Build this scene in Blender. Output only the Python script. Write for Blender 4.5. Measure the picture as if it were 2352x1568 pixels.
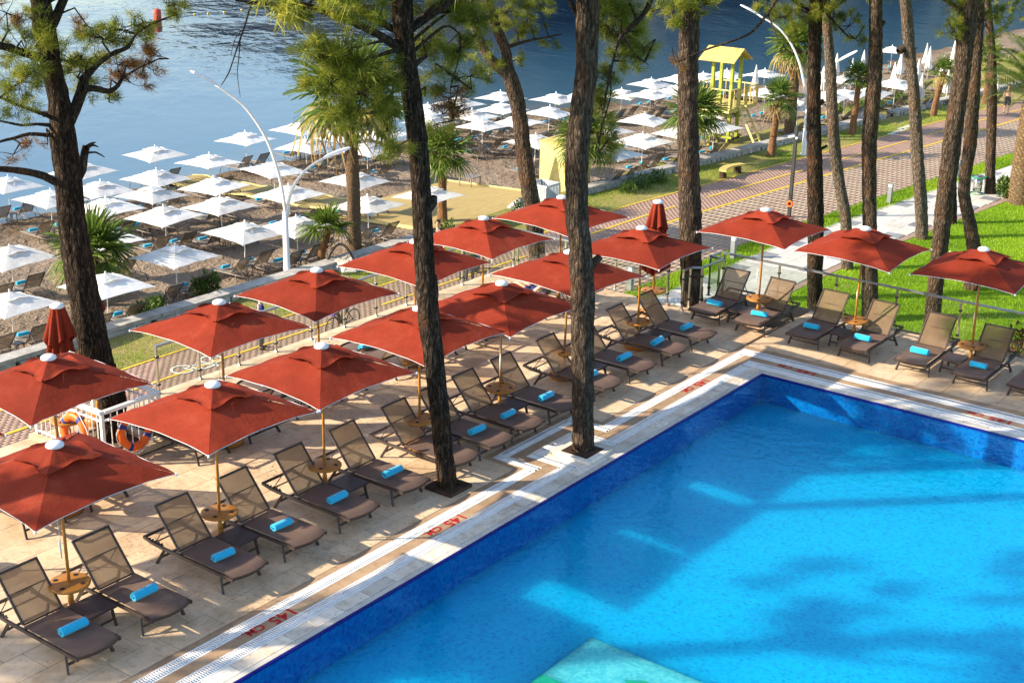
import bpy, math, random
import numpy as np
from mathutils import Vector, Matrix
random.seed(7); np.random.seed(7)
sc = bpy.context.scene
for o in list(bpy.data.objects): bpy.data.objects.remove(o)
COL = sc.collection
PI = math.pi; R = math.radians

# ------------------------------------------------------------------ camera
FPX, YAW, PIT, ROL, HC = 3232.494, -0.63898951, 0.34050221, 0.01993707, 10.5   # solved from the pool edges, rails and rows
CX, CY = 1176.0, 784.0                                                           # pixel grid 2352 x 1568
_f = np.array([math.cos(PIT)*math.sin(YAW), math.cos(PIT)*math.cos(YAW), -math.sin(PIT)])
_r0 = np.array([math.cos(YAW), -math.sin(YAW), 0.0]); _u0 = np.cross(_r0, _f)
_r = _r0*math.cos(ROL) + _u0*math.sin(ROL); _u = -_r0*math.sin(ROL) + _u0*math.cos(ROL)
def ray(u, v): return _f + _r*(u-CX)/FPX - _u*(v-CY)/FPX
_d0 = ray(1751, 858); CAM = -_d0*(HC/-_d0[2])        # the pool corner is the origin, pool deck at z = 0
def G(u, v, z=0.0):
    d = ray(u, v); t = (z-CAM[2])/d[2]; return CAM + t*d
def plane(u, v, base, dd=0.0):                       # point on the upright plane through a thing's foot, facing the camera
    b = np.array(base, float); dh = b-CAM; dh[2] = 0; dh /= np.linalg.norm(dh)
    d = ray(u, v); t = (((b-CAM)@dh)+dd)/(d@dh); return CAM + t*d
def pxm(base): return FPX/np.dot(np.array(base)-CAM, _f)   # pixels per metre at a place
cd = bpy.data.cameras.new('camera'); cam = bpy.data.objects.new('camera', cd); COL.objects.link(cam)
cd.sensor_width = 36; cd.lens = FPX/2352*36; cd.clip_start = 0.1; cd.clip_end = 20000
M = Matrix(((_r[0], _u[0], -_f[0], CAM[0]), (_r[1], _u[1], -_f[1], CAM[1]), (_r[2], _u[2], -_f[2], CAM[2]), (0, 0, 0, 1)))
cam.matrix_world = M
sc.camera = cam
sc.render.resolution_x = 1024; sc.render.resolution_y = 682

# ------------------------------------------------------------------ sky, sun, exposure
SUN_EL = R(25); SUN_TO = Vector((-0.72, -0.70, 0)).normalized()
SUN_TO = Vector((SUN_TO.x*math.cos(SUN_EL), SUN_TO.y*math.cos(SUN_EL), math.sin(SUN_EL)))
w = bpy.data.worlds.new('World'); sc.world = w; w.use_nodes = True
nt = w.node_tree; nt.nodes.clear()
sky = nt.nodes.new('ShaderNodeTexSky'); sky.sky_type = 'NISHITA'; sky.sun_disc = False
sky.sun_elevation = SUN_EL; sky.sun_rotation = math.atan2(SUN_TO.x, SUN_TO.y) % (2*PI)
sky.altitude = 0; sky.air_density = 1.0; sky.dust_density = 1.0; sky.ozone_density = 1.0
bg = nt.nodes.new('ShaderNodeBackground'); bg.inputs['Strength'].default_value = 0.15
wo = nt.nodes.new('ShaderNodeOutputWorld')
nt.links.new(sky.outputs[0], bg.inputs[0]); nt.links.new(bg.outputs[0], wo.inputs[0])
sl = bpy.data.lights.new('sun', 'SUN'); sl.energy = 5.0; sl.angle = R(0.53); sl.color = (1.0, 0.86, 0.66)
so = bpy.data.objects.new('sun', sl); COL.objects.link(so)
so.rotation_euler = SUN_TO.to_track_quat('Z', 'Y').to_euler(); so.location = (-30, -30, 40)
vs = sc.view_settings; vs.view_transform = 'Standard'; vs.look = 'None'; vs.exposure = 1.2; vs.gamma = 1.0; vs.use_curve_mapping = False
sc.render.engine = 'CYCLES'
sc.cycles.max_bounces = 10; sc.cycles.transparent_max_bounces = 24; sc.cycles.caustics_reflective = False; sc.cycles.caustics_refractive = False

# ------------------------------------------------------------------ materials
MATS = {}
class NT:
    def __init__(s, name):
        s.m = bpy.data.materials.new(name); s.m.use_nodes = True; s.t = s.m.node_tree
        s.b = s.t.nodes['Principled BSDF']; s.o = s.t.nodes['Material Output']; MATS[name] = s.m
    def n(s, typ, **kw):
        x = s.t.nodes.new(typ)
        for k, v in kw.items(): setattr(x, k, v)
        return x
    def l(s, a, b): s.t.links.new(a, b)
    def coord(s, kind='Object'):
        return s.n('ShaderNodeTexCoord').outputs[kind]
    def noise(s, scale, detail=4, rough=.6, vec=None, dist=0.0, stretch=None):
        x = s.n('ShaderNodeTexNoise'); x.inputs['Scale'].default_value = scale; x.inputs['Detail'].default_value = detail
        x.inputs['Roughness'].default_value = rough; x.inputs['Distortion'].default_value = dist
        v = vec if vec is not None else s.coord()
        if stretch:
            mp = s.n('ShaderNodeMapping'); mp.inputs['Scale'].default_value = stretch; s.l(v, mp.inputs['Vector']); v = mp.outputs[0]
        s.l(v, x.inputs['Vector']); return x.outputs['Fac']
    def ramp(s, fac, stops):
        x = s.n('ShaderNodeValToRGB'); e = x.color_ramp.elements
        while len(e) < len(stops): e.new(0.5)
        for i, (p, c) in enumerate(stops): e[i].position = p; e[i].color = (*c, 1)
        s.l(fac, x.inputs['Fac']); return x.outputs['Color']
    def mix(s, fac, a, b, typ='MIX'):
        x = s.n('ShaderNodeMix', data_type='RGBA', blend_type=typ)
        for sock, v in ((x.inputs['Factor'], fac), (x.inputs['A'], a), (x.inputs['B'], b)):
            if isinstance(v, (int, float)): sock.default_value = v
            elif isinstance(v, tuple): sock.default_value = (*v, 1)
            else: s.l(v, sock)
        return x.outputs['Result']
    def math(s, op, a, b=0.0, c=0.0):
        x = s.n('ShaderNodeMath', operation=op)
        for i, v in enumerate((a, b, c)):
            if isinstance(v, (int, float)): x.inputs[i].default_value = v
            else: s.l(v, x.inputs[i])
        return x.outputs[0]
    def bump(s, h, strength, dist=0.02):
        x = s.n('ShaderNodeBump'); x.inputs['Strength'].default_value = strength; x.inputs['Distance'].default_value = dist
        s.l(h, x.inputs['Height']); s.l(x.outputs[0], s.b.inputs['Normal']); return x.outputs[0]
    def rnd(s): return s.n('ShaderNodeObjectInfo').outputs['Random']
    def set(s, color=None, rough=None, spec=None, metal=None):
        for k, v in (('Base Color', color), ('Roughness', rough), ('Specular IOR Level', spec), ('Metallic', metal)):
            if v is None: continue
            if isinstance(v, tuple): s.b.inputs[k].default_value = (*v, 1)
            elif isinstance(v, (int, float)): s.b.inputs[k].default_value = v
            else: s.l(v, s.b.inputs[k])
        return s
    def schlick(s, f0, normal=None):
        g_ = s.n('ShaderNodeNewGeometry'); d = s.n('ShaderNodeVectorMath', operation='DOT_PRODUCT'); s.l(g_.outputs['Incoming'], d.inputs[0]); s.l(normal if normal is not None else g_.outputs['Normal'], d.inputs[1])
        c = s.math('SUBTRACT', 1.0, s.math('ABSOLUTE', d.outputs['Value'])); return s.math('MULTIPLY_ADD', s.math('POWER', s.math('MAXIMUM', c, 0.0), 5.0), 1-f0, f0)
    def attr(s, name='tone'):
        a = s.n('ShaderNodeAttribute'); a.attribute_name = name; return a.outputs['Fac']

def simple(name, color, rough=.6, var=.25, scale=6, spec=.3, metal=0.0, bump=0.0):
    m = NT(name); f = m.noise(scale)
    lo = tuple(c*(1-var) for c in color); hi = tuple(min(1, c*(1+var)) for c in color)
    m.set(m.ramp(f, [(.3, lo), (.7, hi)]), rough, spec, metal)
    if bump: m.bump(m.noise(scale*6), bump)
    return m.m

def cloth(name, color, trans, dirt, rough=.85, weave=220):
    m = NT(name); ad = m.n('ShaderNodeVectorMath', operation='MULTIPLY_ADD'); cb = m.n('ShaderNodeCombineXYZ'); r_ = m.rnd(); m.l(r_, cb.inputs[0]); m.l(r_, cb.inputs[1]); m.l(m.coord(), ad.inputs[0]); ad.inputs[1].default_value = (1, 1, 1)
    sc2 = m.n('ShaderNodeVectorMath', operation='SCALE'); sc2.inputs['Scale'].default_value = 40; m.l(cb.outputs[0], sc2.inputs[0]); m.l(sc2.outputs[0], ad.inputs[2]); P = ad.outputs[0]   # each cloth has its own fading and stains
    f = m.noise(1.5, 6, .7, P); c = m.ramp(f, [(.25, tuple(x*.72 for x in color)), (.55, color), (.85, dirt)])
    s2 = m.noise(7, 8, .8, P); c = m.mix(m.ramp(s2, [(.60, (0, 0, 0)), (.76, (.30, .30, .30))]), c, dirt)
    tn = m.math('MULTIPLY_ADD', r_, .30, .85); cm = m.n('ShaderNodeVectorMath', operation='SCALE'); m.l(c, cm.inputs[0]); m.l(tn, cm.inputs['Scale']); c = cm.outputs[0]
    m.set(c, rough, .12); m.bump(m.math('MULTIPLY_ADD', m.noise(16, 4, .6, P), .25, m.noise(3.0, 5, .6, P)), .45, .035)
    tr = m.n('ShaderNodeBsdfTranslucent'); m.l(c, tr.inputs['Color'])
    mx = m.n('ShaderNodeMixShader'); mx.inputs[0].default_value = trans
    m.l(m.b.outputs[0], mx.inputs[1]); m.l(tr.outputs[0], mx.inputs[2]); m.l(mx.outputs[0], m.o.inputs['Surface'])
    return m.m
cloth('red_cloth', (.235, .031, .014), .12, (.29, .065, .035))
cloth('white_cloth', (.84, .83, .80), .22, (.82, .80, .75))
simple('white_trim', (.72, .73, .76), .5, .05)
simple('white_paint', (.78, .77, .75), .35, .06, 3)
simple('ochre_wood', (.36, .155, .028), .42, .25, 9)
simple('ochre_resin', (.36, .15, .026), .38, .15, 3)
simple('hole_shade', (.02, .012, .006), .8, .1)
simple('brown_frame', (.050, .036, .031), .45, .2, 5, .4)
simple('taupe_frame', (.20, .165, .135), .4, .15, 5, .4)
simple('dark_table', (.055, .036, .036), .4, .15, 5, .4)
simple('steel', (.45, .43, .38), .28, .12, 4, .5, .85)
simple('rail_steel', (.36, .38, .40), .30, .12, 4, .5, .8)
simple('bollard_grey', (.20, .22, .23), .45, .1, 4)
simple('black_metal', (.035, .035, .037), .45, .2, 4)
simple('rubber', (.02, .02, .02), .8, .2, 4)
simple('concrete', (.36, .345, .32), .9, .25, 3, .2, 0, .4)
simple('stone_rubble', (.40, .38, .34), .9, .35, 2.5, .2, 0, .5)
simple('yellow_wood', (.50, .40, .12), .7, .25, 5)
simple('lime_wood', (.27, .31, .035), .6, .25, 5)
simple('pale_yellow_wood', (.62, .52, .21), .7, .16, 5)
simple('grey_plastic', (.42, .46, .50), .5, .08, 3)
simple('orange_plastic', (.80, .13, .012), .45, .08, 3)
simple('blue_tape', (.012, .035, .20), .5, .1, 3)
simple('white_rope', (.75, .74, .70), .8, .1, 20)
simple('yellow_paint', (.66, .42, .035), .75, .3, 5)
simple('white_road_paint', (.62, .60, .54), .8, .25, 5)
simple('red_paint', (.42, .018, .022), .7, .35, 14)
simple('skin', (.52, .30, .21), .55, .1, 6)
simple('black_cloth', (.014, .014, .016), .85, .2, 8)
simple('grey_cloth', (.05, .055, .06), .85, .2, 8)
simple('navy_cloth', (.02, .03, .12), .85, .2, 8)
simple('hair', (.018, .012, .009), .6, .2, 20)
simple('terracotta', (.33, .10, .04), .8, .2, 4)
simple('rust_steel', (.055, .032, .022), .7, .4, 8, .3, .3)
simple('green_enamel', (.01, .25, .09), .4, .1, 4)
simple('chrome', (.6, .6, .58), .15, .1, 4, .5, 1.0)
simple('motor_blue', (.02, .07, .30), .35, .1, 4)
simple('purple_cloth', (.12, .04, .28), .7, .1, 4)
simple('buoy_red', (.55, .06, .04), .5, .2, 4)
simple('buoy_yellow', (.75, .55, .05), .5, .2, 4)
simple('soil', (.10, .065, .04), .95, .3, 6)
simple('blue_towel_cloth', (.03, .25, .45), .9, .1, 8)
simple('drink_red', (.35, .01, .02), .15, .1, 4)

def towel():
    m = NT('towel'); f = m.noise(30, 6, .7)
    c = m.ramp(f, [(.3, (.010, .36, .62)), (.7, (.03, .50, .78))]); m.set(c, .95, .1)
    m.bump(m.noise(120, 3), .5, .01); m.b.inputs['Sheen Weight'].default_value = .3
towel()
m = NT('striped_cloth'); wv = m.n('ShaderNodeTexWave'); wv.inputs['Scale'].default_value = 9; m.l(m.coord(), wv.inputs['Vector'])
m.set(m.ramp(wv.outputs['Fac'], [(.45, (.7, .72, .75)), (.55, (.08, .2, .5))]), .9, .1)

def sling(name, color, alpha, strip):
    m = NT(name); f = m.noise(3); c = m.ramp(f, [(.3, tuple(x*.85 for x in color)), (.7, tuple(x*1.15 for x in color))])
    m.set(c, .6, .25); m.bump(m.noise(180, 2), .25, .005)
    tr = m.n('ShaderNodeBsdfTransparent'); tl = m.n('ShaderNodeBsdfTranslucent'); m.l(c, tl.inputs['Color'])
    mx0 = m.n('ShaderNodeMixShader'); mx0.inputs[0].default_value = strip
    m.l(m.b.outputs[0], mx0.inputs[1]); m.l(tl.outputs[0], mx0.inputs[2])
    mx = m.n('ShaderNodeMixShader'); mx.inputs[0].default_value = alpha
    m.l(mx0.outputs[0], mx.inputs[1]); m.l(tr.outputs[0], mx.inputs[2]); m.l(mx.outputs[0], m.o.inputs['Surface'])
sling('sling_seat', (.15, .10, .080), .03, .05)
sling('sling_back', (.25, .168, .10), .15, .38)  # seat sling in a lighter tan; light from behind is put into the colour
sling('beach_seat', (.22, .19, .165), .05, .1)
sling('beach_back', (.135, .105, .078), .14, .12)

def travertine(name, a, b, c2, rnd=.35):
    m = NT(name); co = m.coord('Object')
    mp = m.n('ShaderNodeVectorMath', operation='ADD'); gm = m.n('ShaderNodeNewGeometry'); m.l(gm.outputs['Position'], mp.inputs[0])
    p = mp.outputs[0]
    f = m.noise(.9, 6, .65, p, .6); f2 = m.noise(6, 8, .75, p)
    col = m.ramp(f, [(.3, a), (.52, b), (.75, c2)])
    col = m.mix(m.ramp(f2, [(.35, (.45, .45, .45)), (.5, (0, 0, 0))]), col, tuple(x*.6 for x in a))
    tone = m.math('MULTIPLY_ADD', m.rnd(), rnd, 1-rnd*.5)
    at = m.math('ADD', m.attr('tone'), 0.0)
    tone = m.math('ADD', tone, at)
    cm = m.n('ShaderNodeVectorMath', operation='SCALE'); m.l(col, cm.inputs[0]); m.l(tone, cm.inputs['Scale'])
    m.set(cm.outputs[0], m.ramp(f2, [(.3, (.7, .7, .7)), (.7, (.42, .42, .42))]), .35)
    m.bump(f2, .12, .01)
travertine('travertine', (.47, .32, .19), (.67, .50, .33), (.74, .60, .43), .13)
travertine('travertine_dark', (.30, .19, .11), (.40, .27, .165), (.48, .345, .22), .2)
travertine('coping_stone', (.45, .35, .24), (.70, .63, .53), (.80, .76, .70), .35)
travertine('path_slab_stone', (.46, .43, .38), (.55, .53, .485), (.62, .60, .56), .12)
travertine('path_slab_grey', (.17, .175, .185), (.23, .235, .25), (.30, .30, .31), .25)
simple('grout', (.17, .115, .07), .95, .3, 8)
simple('grate_white', (.80, .79, .77), .5, .08, 6)
simple('grate_dark', (.10, .095, .09), .9, .1, 6)

def mosaic(name, stops, cell=.05, soft=0.0):
    m = NT(name); gm = m.n('ShaderNodeNewGeometry')
    sc_ = m.n('ShaderNodeVectorMath', operation='SCALE'); sc_.inputs['Scale'].default_value = 1/cell
    wb = m.n('ShaderNodeTexNoise'); wb.inputs['Scale'].default_value = 2.2; wb.inputs['Detail'].default_value = 2; m.l(gm.outputs['Position'], wb.inputs['Vector']); wa = m.n('ShaderNodeVectorMath', operation='MULTIPLY_ADD'); wa.inputs[1].default_value = (.14, .14, 0); m.l(wb.outputs['Color'], wa.inputs[0]); m.l(gm.outputs['Position'], wa.inputs[2]); m.l(wa.outputs[0], sc_.inputs[0])
    fl = m.n('ShaderNodeVectorMath', operation='FLOOR'); m.l(sc_.outputs[0], fl.inputs[0])
    wn = m.n('ShaderNodeTexWhiteNoise'); m.l(fl.outputs[0], wn.inputs['Vector'])
    c = m.ramp(wn.outputs['Value'], stops)
    fr = m.n('ShaderNodeVectorMath', operation='FRACTION'); m.l(sc_.outputs[0], fr.inputs[0])
    sp = m.n('ShaderNodeSeparateXYZ'); m.l(fr.outputs[0], sp.inputs[0])
    mn = m.math('MINIMUM', sp.outputs[0], sp.outputs[1])
    g = m.math('LESS_THAN', mn, .07)
    c = m.mix(m.math('MULTIPLY', g, .22), c, (.0, .42, .62))
    m.set(c, .3, .4)
    if soft:                                            # light is scattered by the water before it reaches the tiles
        m.b.subsurface_method = 'BURLEY'; m.b.inputs['Subsurface Weight'].default_value = 1.0; m.b.inputs['Subsurface Radius'].default_value = (.55, .55, .55); m.b.inputs['Subsurface Scale'].default_value = soft
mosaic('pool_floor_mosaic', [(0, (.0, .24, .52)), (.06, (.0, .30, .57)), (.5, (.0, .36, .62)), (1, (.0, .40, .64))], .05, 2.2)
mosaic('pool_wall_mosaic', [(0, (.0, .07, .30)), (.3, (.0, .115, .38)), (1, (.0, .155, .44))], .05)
mosaic('pool_pale_mosaic', [(0, (.08, .46, .52)), (1, (.20, .58, .58))], .05, 1.5)
mosaic('pool_green_mosaic', [(0, (.01, .30, .16)), (1, (.02, .38, .20))], .05)
simple('cobalt_trim', (.008, .006, .16), .25, .2, 4, .5)

def water(name, tint, rough, scales, strength, ior=1.33):
    m = NT(name); t = m.t; t.nodes.remove(m.b)
    gm = m.n('ShaderNodeNewGeometry')
    h1 = m.noise(scales[0], 3, .5, gm.outputs['Position'], .4); h2 = m.noise(scales[1], 3, .5, gm.outputs['Position'])
    hh = m.math('MULTIPLY_ADD', h2, .35, h1)
    bp = m.n('ShaderNodeBump'); bp.inputs['Strength'].default_value = strength; bp.inputs['Distance'].default_value = .05; m.l(hh, bp.inputs['Height'])
    fr = m.schlick(.02, bp.outputs[0])
    tr = m.n('ShaderNodeBsdfTransparent'); tr.inputs['Color'].default_value = (*tint, 1)
    gl = m.n('ShaderNodeBsdfGlossy'); gl.inputs['Roughness'].default_value = rough; gl.inputs['Color'].default_value = (.28, .72, 1, 1); m.l(bp.outputs[0], gl.inputs['Normal'])
    mx = m.n('ShaderNodeMixShader'); m.l(fr, mx.inputs[0]); m.l(tr.outputs[0], mx.inputs[1]); m.l(gl.outputs[0], mx.inputs[2])
    m.l(mx.outputs[0], m.o.inputs['Surface'])
water('pool_water', (.70, .96, 1.0), .02, (1.6, 6.0), .42)

def sea_mat():
    m = NT('sea_water'); gm = m.n('ShaderNodeNewGeometry')
    rt = m.n('ShaderNodeVectorRotate', rotation_type='Z_AXIS'); rt.inputs['Angle'].default_value = YAW*-1+0.0; m.l(gm.outputs['Position'], rt.inputs['Vector']); P = rt.outputs[0]
    big = m.noise(.03, 3, .5, P, .5)                    # calm slicks and rippled lanes
    sp = m.n('ShaderNodeSeparateXYZ'); m.l(gm.outputs['Position'], sp.inputs[0])
    mr = m.n('ShaderNodeMapRange'); mr.inputs['From Min'].default_value = 44; mr.inputs['From Max'].default_value = 80; mr.inputs['To Min'].default_value = 0; mr.inputs['To Max'].default_value = 14.5; m.l(sp.outputs[1], mr.inputs['Value'])
    off = m.math('MULTIPLY_ADD', m.math('SUBTRACT', sp.outputs[0], mr.outputs[0]), -1/42, -40/42)   # 0 at the shore, 1 some 42 m out
    amp = m.math('ADD', m.math('MULTIPLY', m.ramp(off, [(.15, (0, 0, 0)), (1.0, (1, 1, 1))]), m.ramp(big, [(.36, (.25, .25, .25)), (.60, (1, 1, 1))])), .10)
    h1 = m.noise(.9, 3, .5, P, .25, (.55, 1.0, 1)); h2 = m.noise(.22, 2, .5, P, .2, (.5, 1.0, 1))
    h = m.math('MULTIPLY', m.math('MULTIPLY_ADD', h2, 2.0, h1), amp)
    c = m.ramp(off, [(0, (.10, .13, .145)), (.10, (.038, .095, .145)), (.40, (.024, .07, .12)), (.95, (.003, .014, .034))])
    m.set(c, .05, .5); m.b.inputs['IOR'].default_value = 1.33
    m.bump(h, .52, .16)
sea_mat()

def glass_mat():
    m = NT('rail_glass'); t = m.t; t.nodes.remove(m.b)
    fr = m.schlick(.045)
    tr = m.n('ShaderNodeBsdfTransparent'); tr.inputs['Color'].default_value = (.90, .93, .90, 1)
    gl = m.n('ShaderNodeBsdfGlossy'); gl.inputs['Roughness'].default_value = .02
    mx = m.n('ShaderNodeMixShader'); m.l(fr, mx.inputs[0]); m.l(tr.outputs[0], mx.inputs[1]); m.l(gl.outputs[0], mx.inputs[2])
    m.l(mx.outputs[0], m.o.inputs['Surface'])
glass_mat()

def bark(name, dark, mid, lite, sxy=9, sz=1.6):
    m = NT(name); co = m.coord()
    mp = m.n('ShaderNodeMapping'); mp.inputs['Scale'].default_value = (sxy, sxy, sz); m.l(co, mp.inputs['Vector'])
    v = m.n('ShaderNodeTexVoronoi', feature='DISTANCE_TO_EDGE'); v.inputs['Scale'].default_value = 1.0
    wn_ = m.n('ShaderNodeTexNoise'); wn_.inputs['Scale'].default_value = .9; wn_.inputs['Detail'].default_value = 3; m.l(mp.outputs[0], wn_.inputs['Vector']); va = m.n('ShaderNodeVectorMath', operation='MULTIPLY_ADD'); va.inputs[1].default_value = (1.4, 1.4, 1.4); m.l(wn_.outputs['Color'], va.inputs[0]); m.l(mp.outputs[0], va.inputs[2]); m.l(va.outputs[0], v.inputs['Vector'])
    n1 = m.noise(2.2, 8, .75, mp.outputs[0], .8); n2 = m.noise(14, 6, .7)
    h = m.math('MULTIPLY_ADD', m.ramp(v.outputs['Distance'], [(0, (0, 0, 0)), (.18, (1, 1, 1))]), .6, n1)
    c = m.ramp(n1, [(.34, dark), (.5, mid), (.66, lite)])
    c = m.mix(m.ramp(v.outputs['Distance'], [(0, (.55, .55, .55)), (.12, (0, 0, 0))]), c, tuple(x*.5 for x in dark))
    red = m.noise(1.1, 4, .6); c = m.mix(m.ramp(red, [(.52, (0, 0, 0)), (.75, (.5, .5, .5))]), c, (.20, .085, .035))
    m.set(c, .95, .1); m.bump(h, 1.0, .08)
bark('bark_shaded', (.010, .007, .005), (.036, .025, .018), (.17, .125, .088), 11, 2.6)  # darker copy of the pine bark; backlit shade is put into its colour
bark('bark_mid', (.022, .016, .011), (.085, .060, .043), (.25, .195, .145), 11, 2.6)
bark('bark_lichen', (.04, .033, .027), (.15, .115, .085), (.34, .29, .235), 12, 4)
bark('branch_bark', (.03, .023, .018), (.075, .058, .045), (.17, .14, .11), 14, 6)
bark('palm_bark', (.12, .075, .045), (.24, .165, .10), (.36, .27, .18), 10, 16)
bark('palm_bark_red', (.20, .09, .04), (.38, .20, .10), (.50, .33, .19), 8, 22)

def leafy(name, stops, trans=.35, rough=.5):
    m = NT(name); c = m.ramp(m.attr('tone'), stops); m.set(c, rough, .25)
    tl = m.n('ShaderNodeBsdfTranslucent'); m.l(c, tl.inputs['Color'])
    mx = m.n('ShaderNodeMixShader'); mx.inputs[0].default_value = trans
    m.l(m.b.outputs[0], mx.inputs[1]); m.l(tl.outputs[0], mx.inputs[2]); m.l(mx.outputs[0], m.o.inputs['Surface'])
leafy('pine_needles', [(0, (.06, .085, .010)), (.4, (.155, .195, .020)), (.75, (.28, .31, .035)), (1, (.42, .39, .07))], .5)
leafy('pine_needles_dry', [(0, (.10, .055, .02)), (.5, (.24, .12, .03)), (1, (.36, .20, .05))], .4)
leafy('palm_leaf', [(0, (.03, .065, .012)), (.5, (.11, .175, .025)), (1, (.27, .31, .07))], .35, .4)
leafy('palm_leaf_yellow', [(0, (.16, .15, .03)), (.5, (.34, .29, .08)), (1, (.46, .40, .16))], .3)
leafy('palm_leaf_dead', [(0, (.20, .12, .04)), (.5, (.36, .24, .10)), (1, (.48, .36, .18))], .3)
leafy('shrub_leaf', [(0, (.03, .07, .012)), (.5, (.075, .14, .022)), (1, (.18, .26, .05))], .3)
leafy('shrub_red', [(0, (.10, .02, .012)), (.5, (.24, .06, .03)), (1, (.20, .18, .04))], .3)
leafy('grass_blade', [(0, (.09, .18, .006)), (.5, (.20, .35, .012)), (1, (.34, .45, .03))], .3)

def ground_mats():
    m = NT('lawn_soil'); gm = m.n('ShaderNodeNewGeometry'); P = gm.outputs['Position']
    c = m.ramp(m.noise(.7, 5, .6, P), [(.3, (.10, .20, .007)), (.6, (.19, .33, .012)), (.8, (.28, .38, .03))]); m.set(c, .95, .1); m.bump(m.noise(14, 5, .7, P), .9, .06)
    m = NT('dry_grass'); gm = m.n('ShaderNodeNewGeometry'); P = gm.outputs['Position']
    c = m.ramp(m.noise(.55, 6, .65, P), [(.32, (.10, .15, .02)), (.5, (.25, .23, .07)), (.66, (.34, .26, .11)), (.8, (.26, .17, .09))]); m.set(c, .95, .1); m.bump(m.noise(12, 5, .7, P), .9, .06)
    m = NT('sand_mat'); gm = m.n('ShaderNodeNewGeometry'); P = gm.outputs['Position']
    n1 = m.noise(2.6, 3, .55, P, .5); n2 = m.noise(9, 4, .6, P); n3 = m.noise(.25, 3, .5, P)
    sp = m.n('ShaderNodeSeparateXYZ'); m.l(P, sp.inputs[0])
    wet = m.ramp(m.math('MULTIPLY_ADD', sp.outputs[2], 1.6, 8.75), [(.3, (1, 1, 1)), (.55, (0, 0, 0))])
    c = m.ramp(n3, [(.3, (.175, .130, .092)), (.7, (.25, .195, .145))]); c = m.mix(m.ramp(n2, [(.3, (.35, .35, .35)), (.6, (0, 0, 0))]), c, (.15, .11, .08))
    c = m.mix(wet, c, (.115, .08, .05)); m.set(c, .95, .15)
    m.bump(m.math('MULTIPLY_ADD', n2, .25, n1), 1.0, .22)
    m = NT('boardwalk_plank'); gm = m.n('ShaderNodeNewGeometry'); P = gm.outputs['Position']
    c = m.ramp(m.noise(3, 5, .6, P, 0, (8, .6, 1)), [(.3, (.27, .20, .075)), (.7, (.42, .32, .135))]); m.set(c, .8, .2); m.bump(m.noise(6, 4, .6, P, 0, (8, .5, 1)), .2, .01)
    def pav(name, stops):
        m = NT(name); gm = m.n('ShaderNodeNewGeometry'); P = gm.outputs['Position']
        c = m.ramp(m.attr('tone'), stops); c = m.mix(m.ramp(m.noise(1.2, 6, .7, P), [(.35, (.3, .3, .3)), (.7, (0, 0, 0))]), c, (.13, .09, .07)); m.set(c, .85, .2); m.bump(m.noise(30, 3, .6, P), .2, .01)
    pav('red_brick', [(0, (.30, .19, .145)), (.5, (.36, .235, .18)), (1, (.42, .29, .225))])
    pav('mixed_block', [(0, (.33, .21, .155)), (.33, (.34, .24, .18)), (.5, (.35, .27, .20)), (.8, (.36, .29, .215)), (1, (.33, .275, .22))])
    simple('paving_joint', (.30, .215, .165), .95, .2, 4)
    simple('hill_forest', (.016, .024, .030), .95, .3, .01)
ground_mats()
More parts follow.
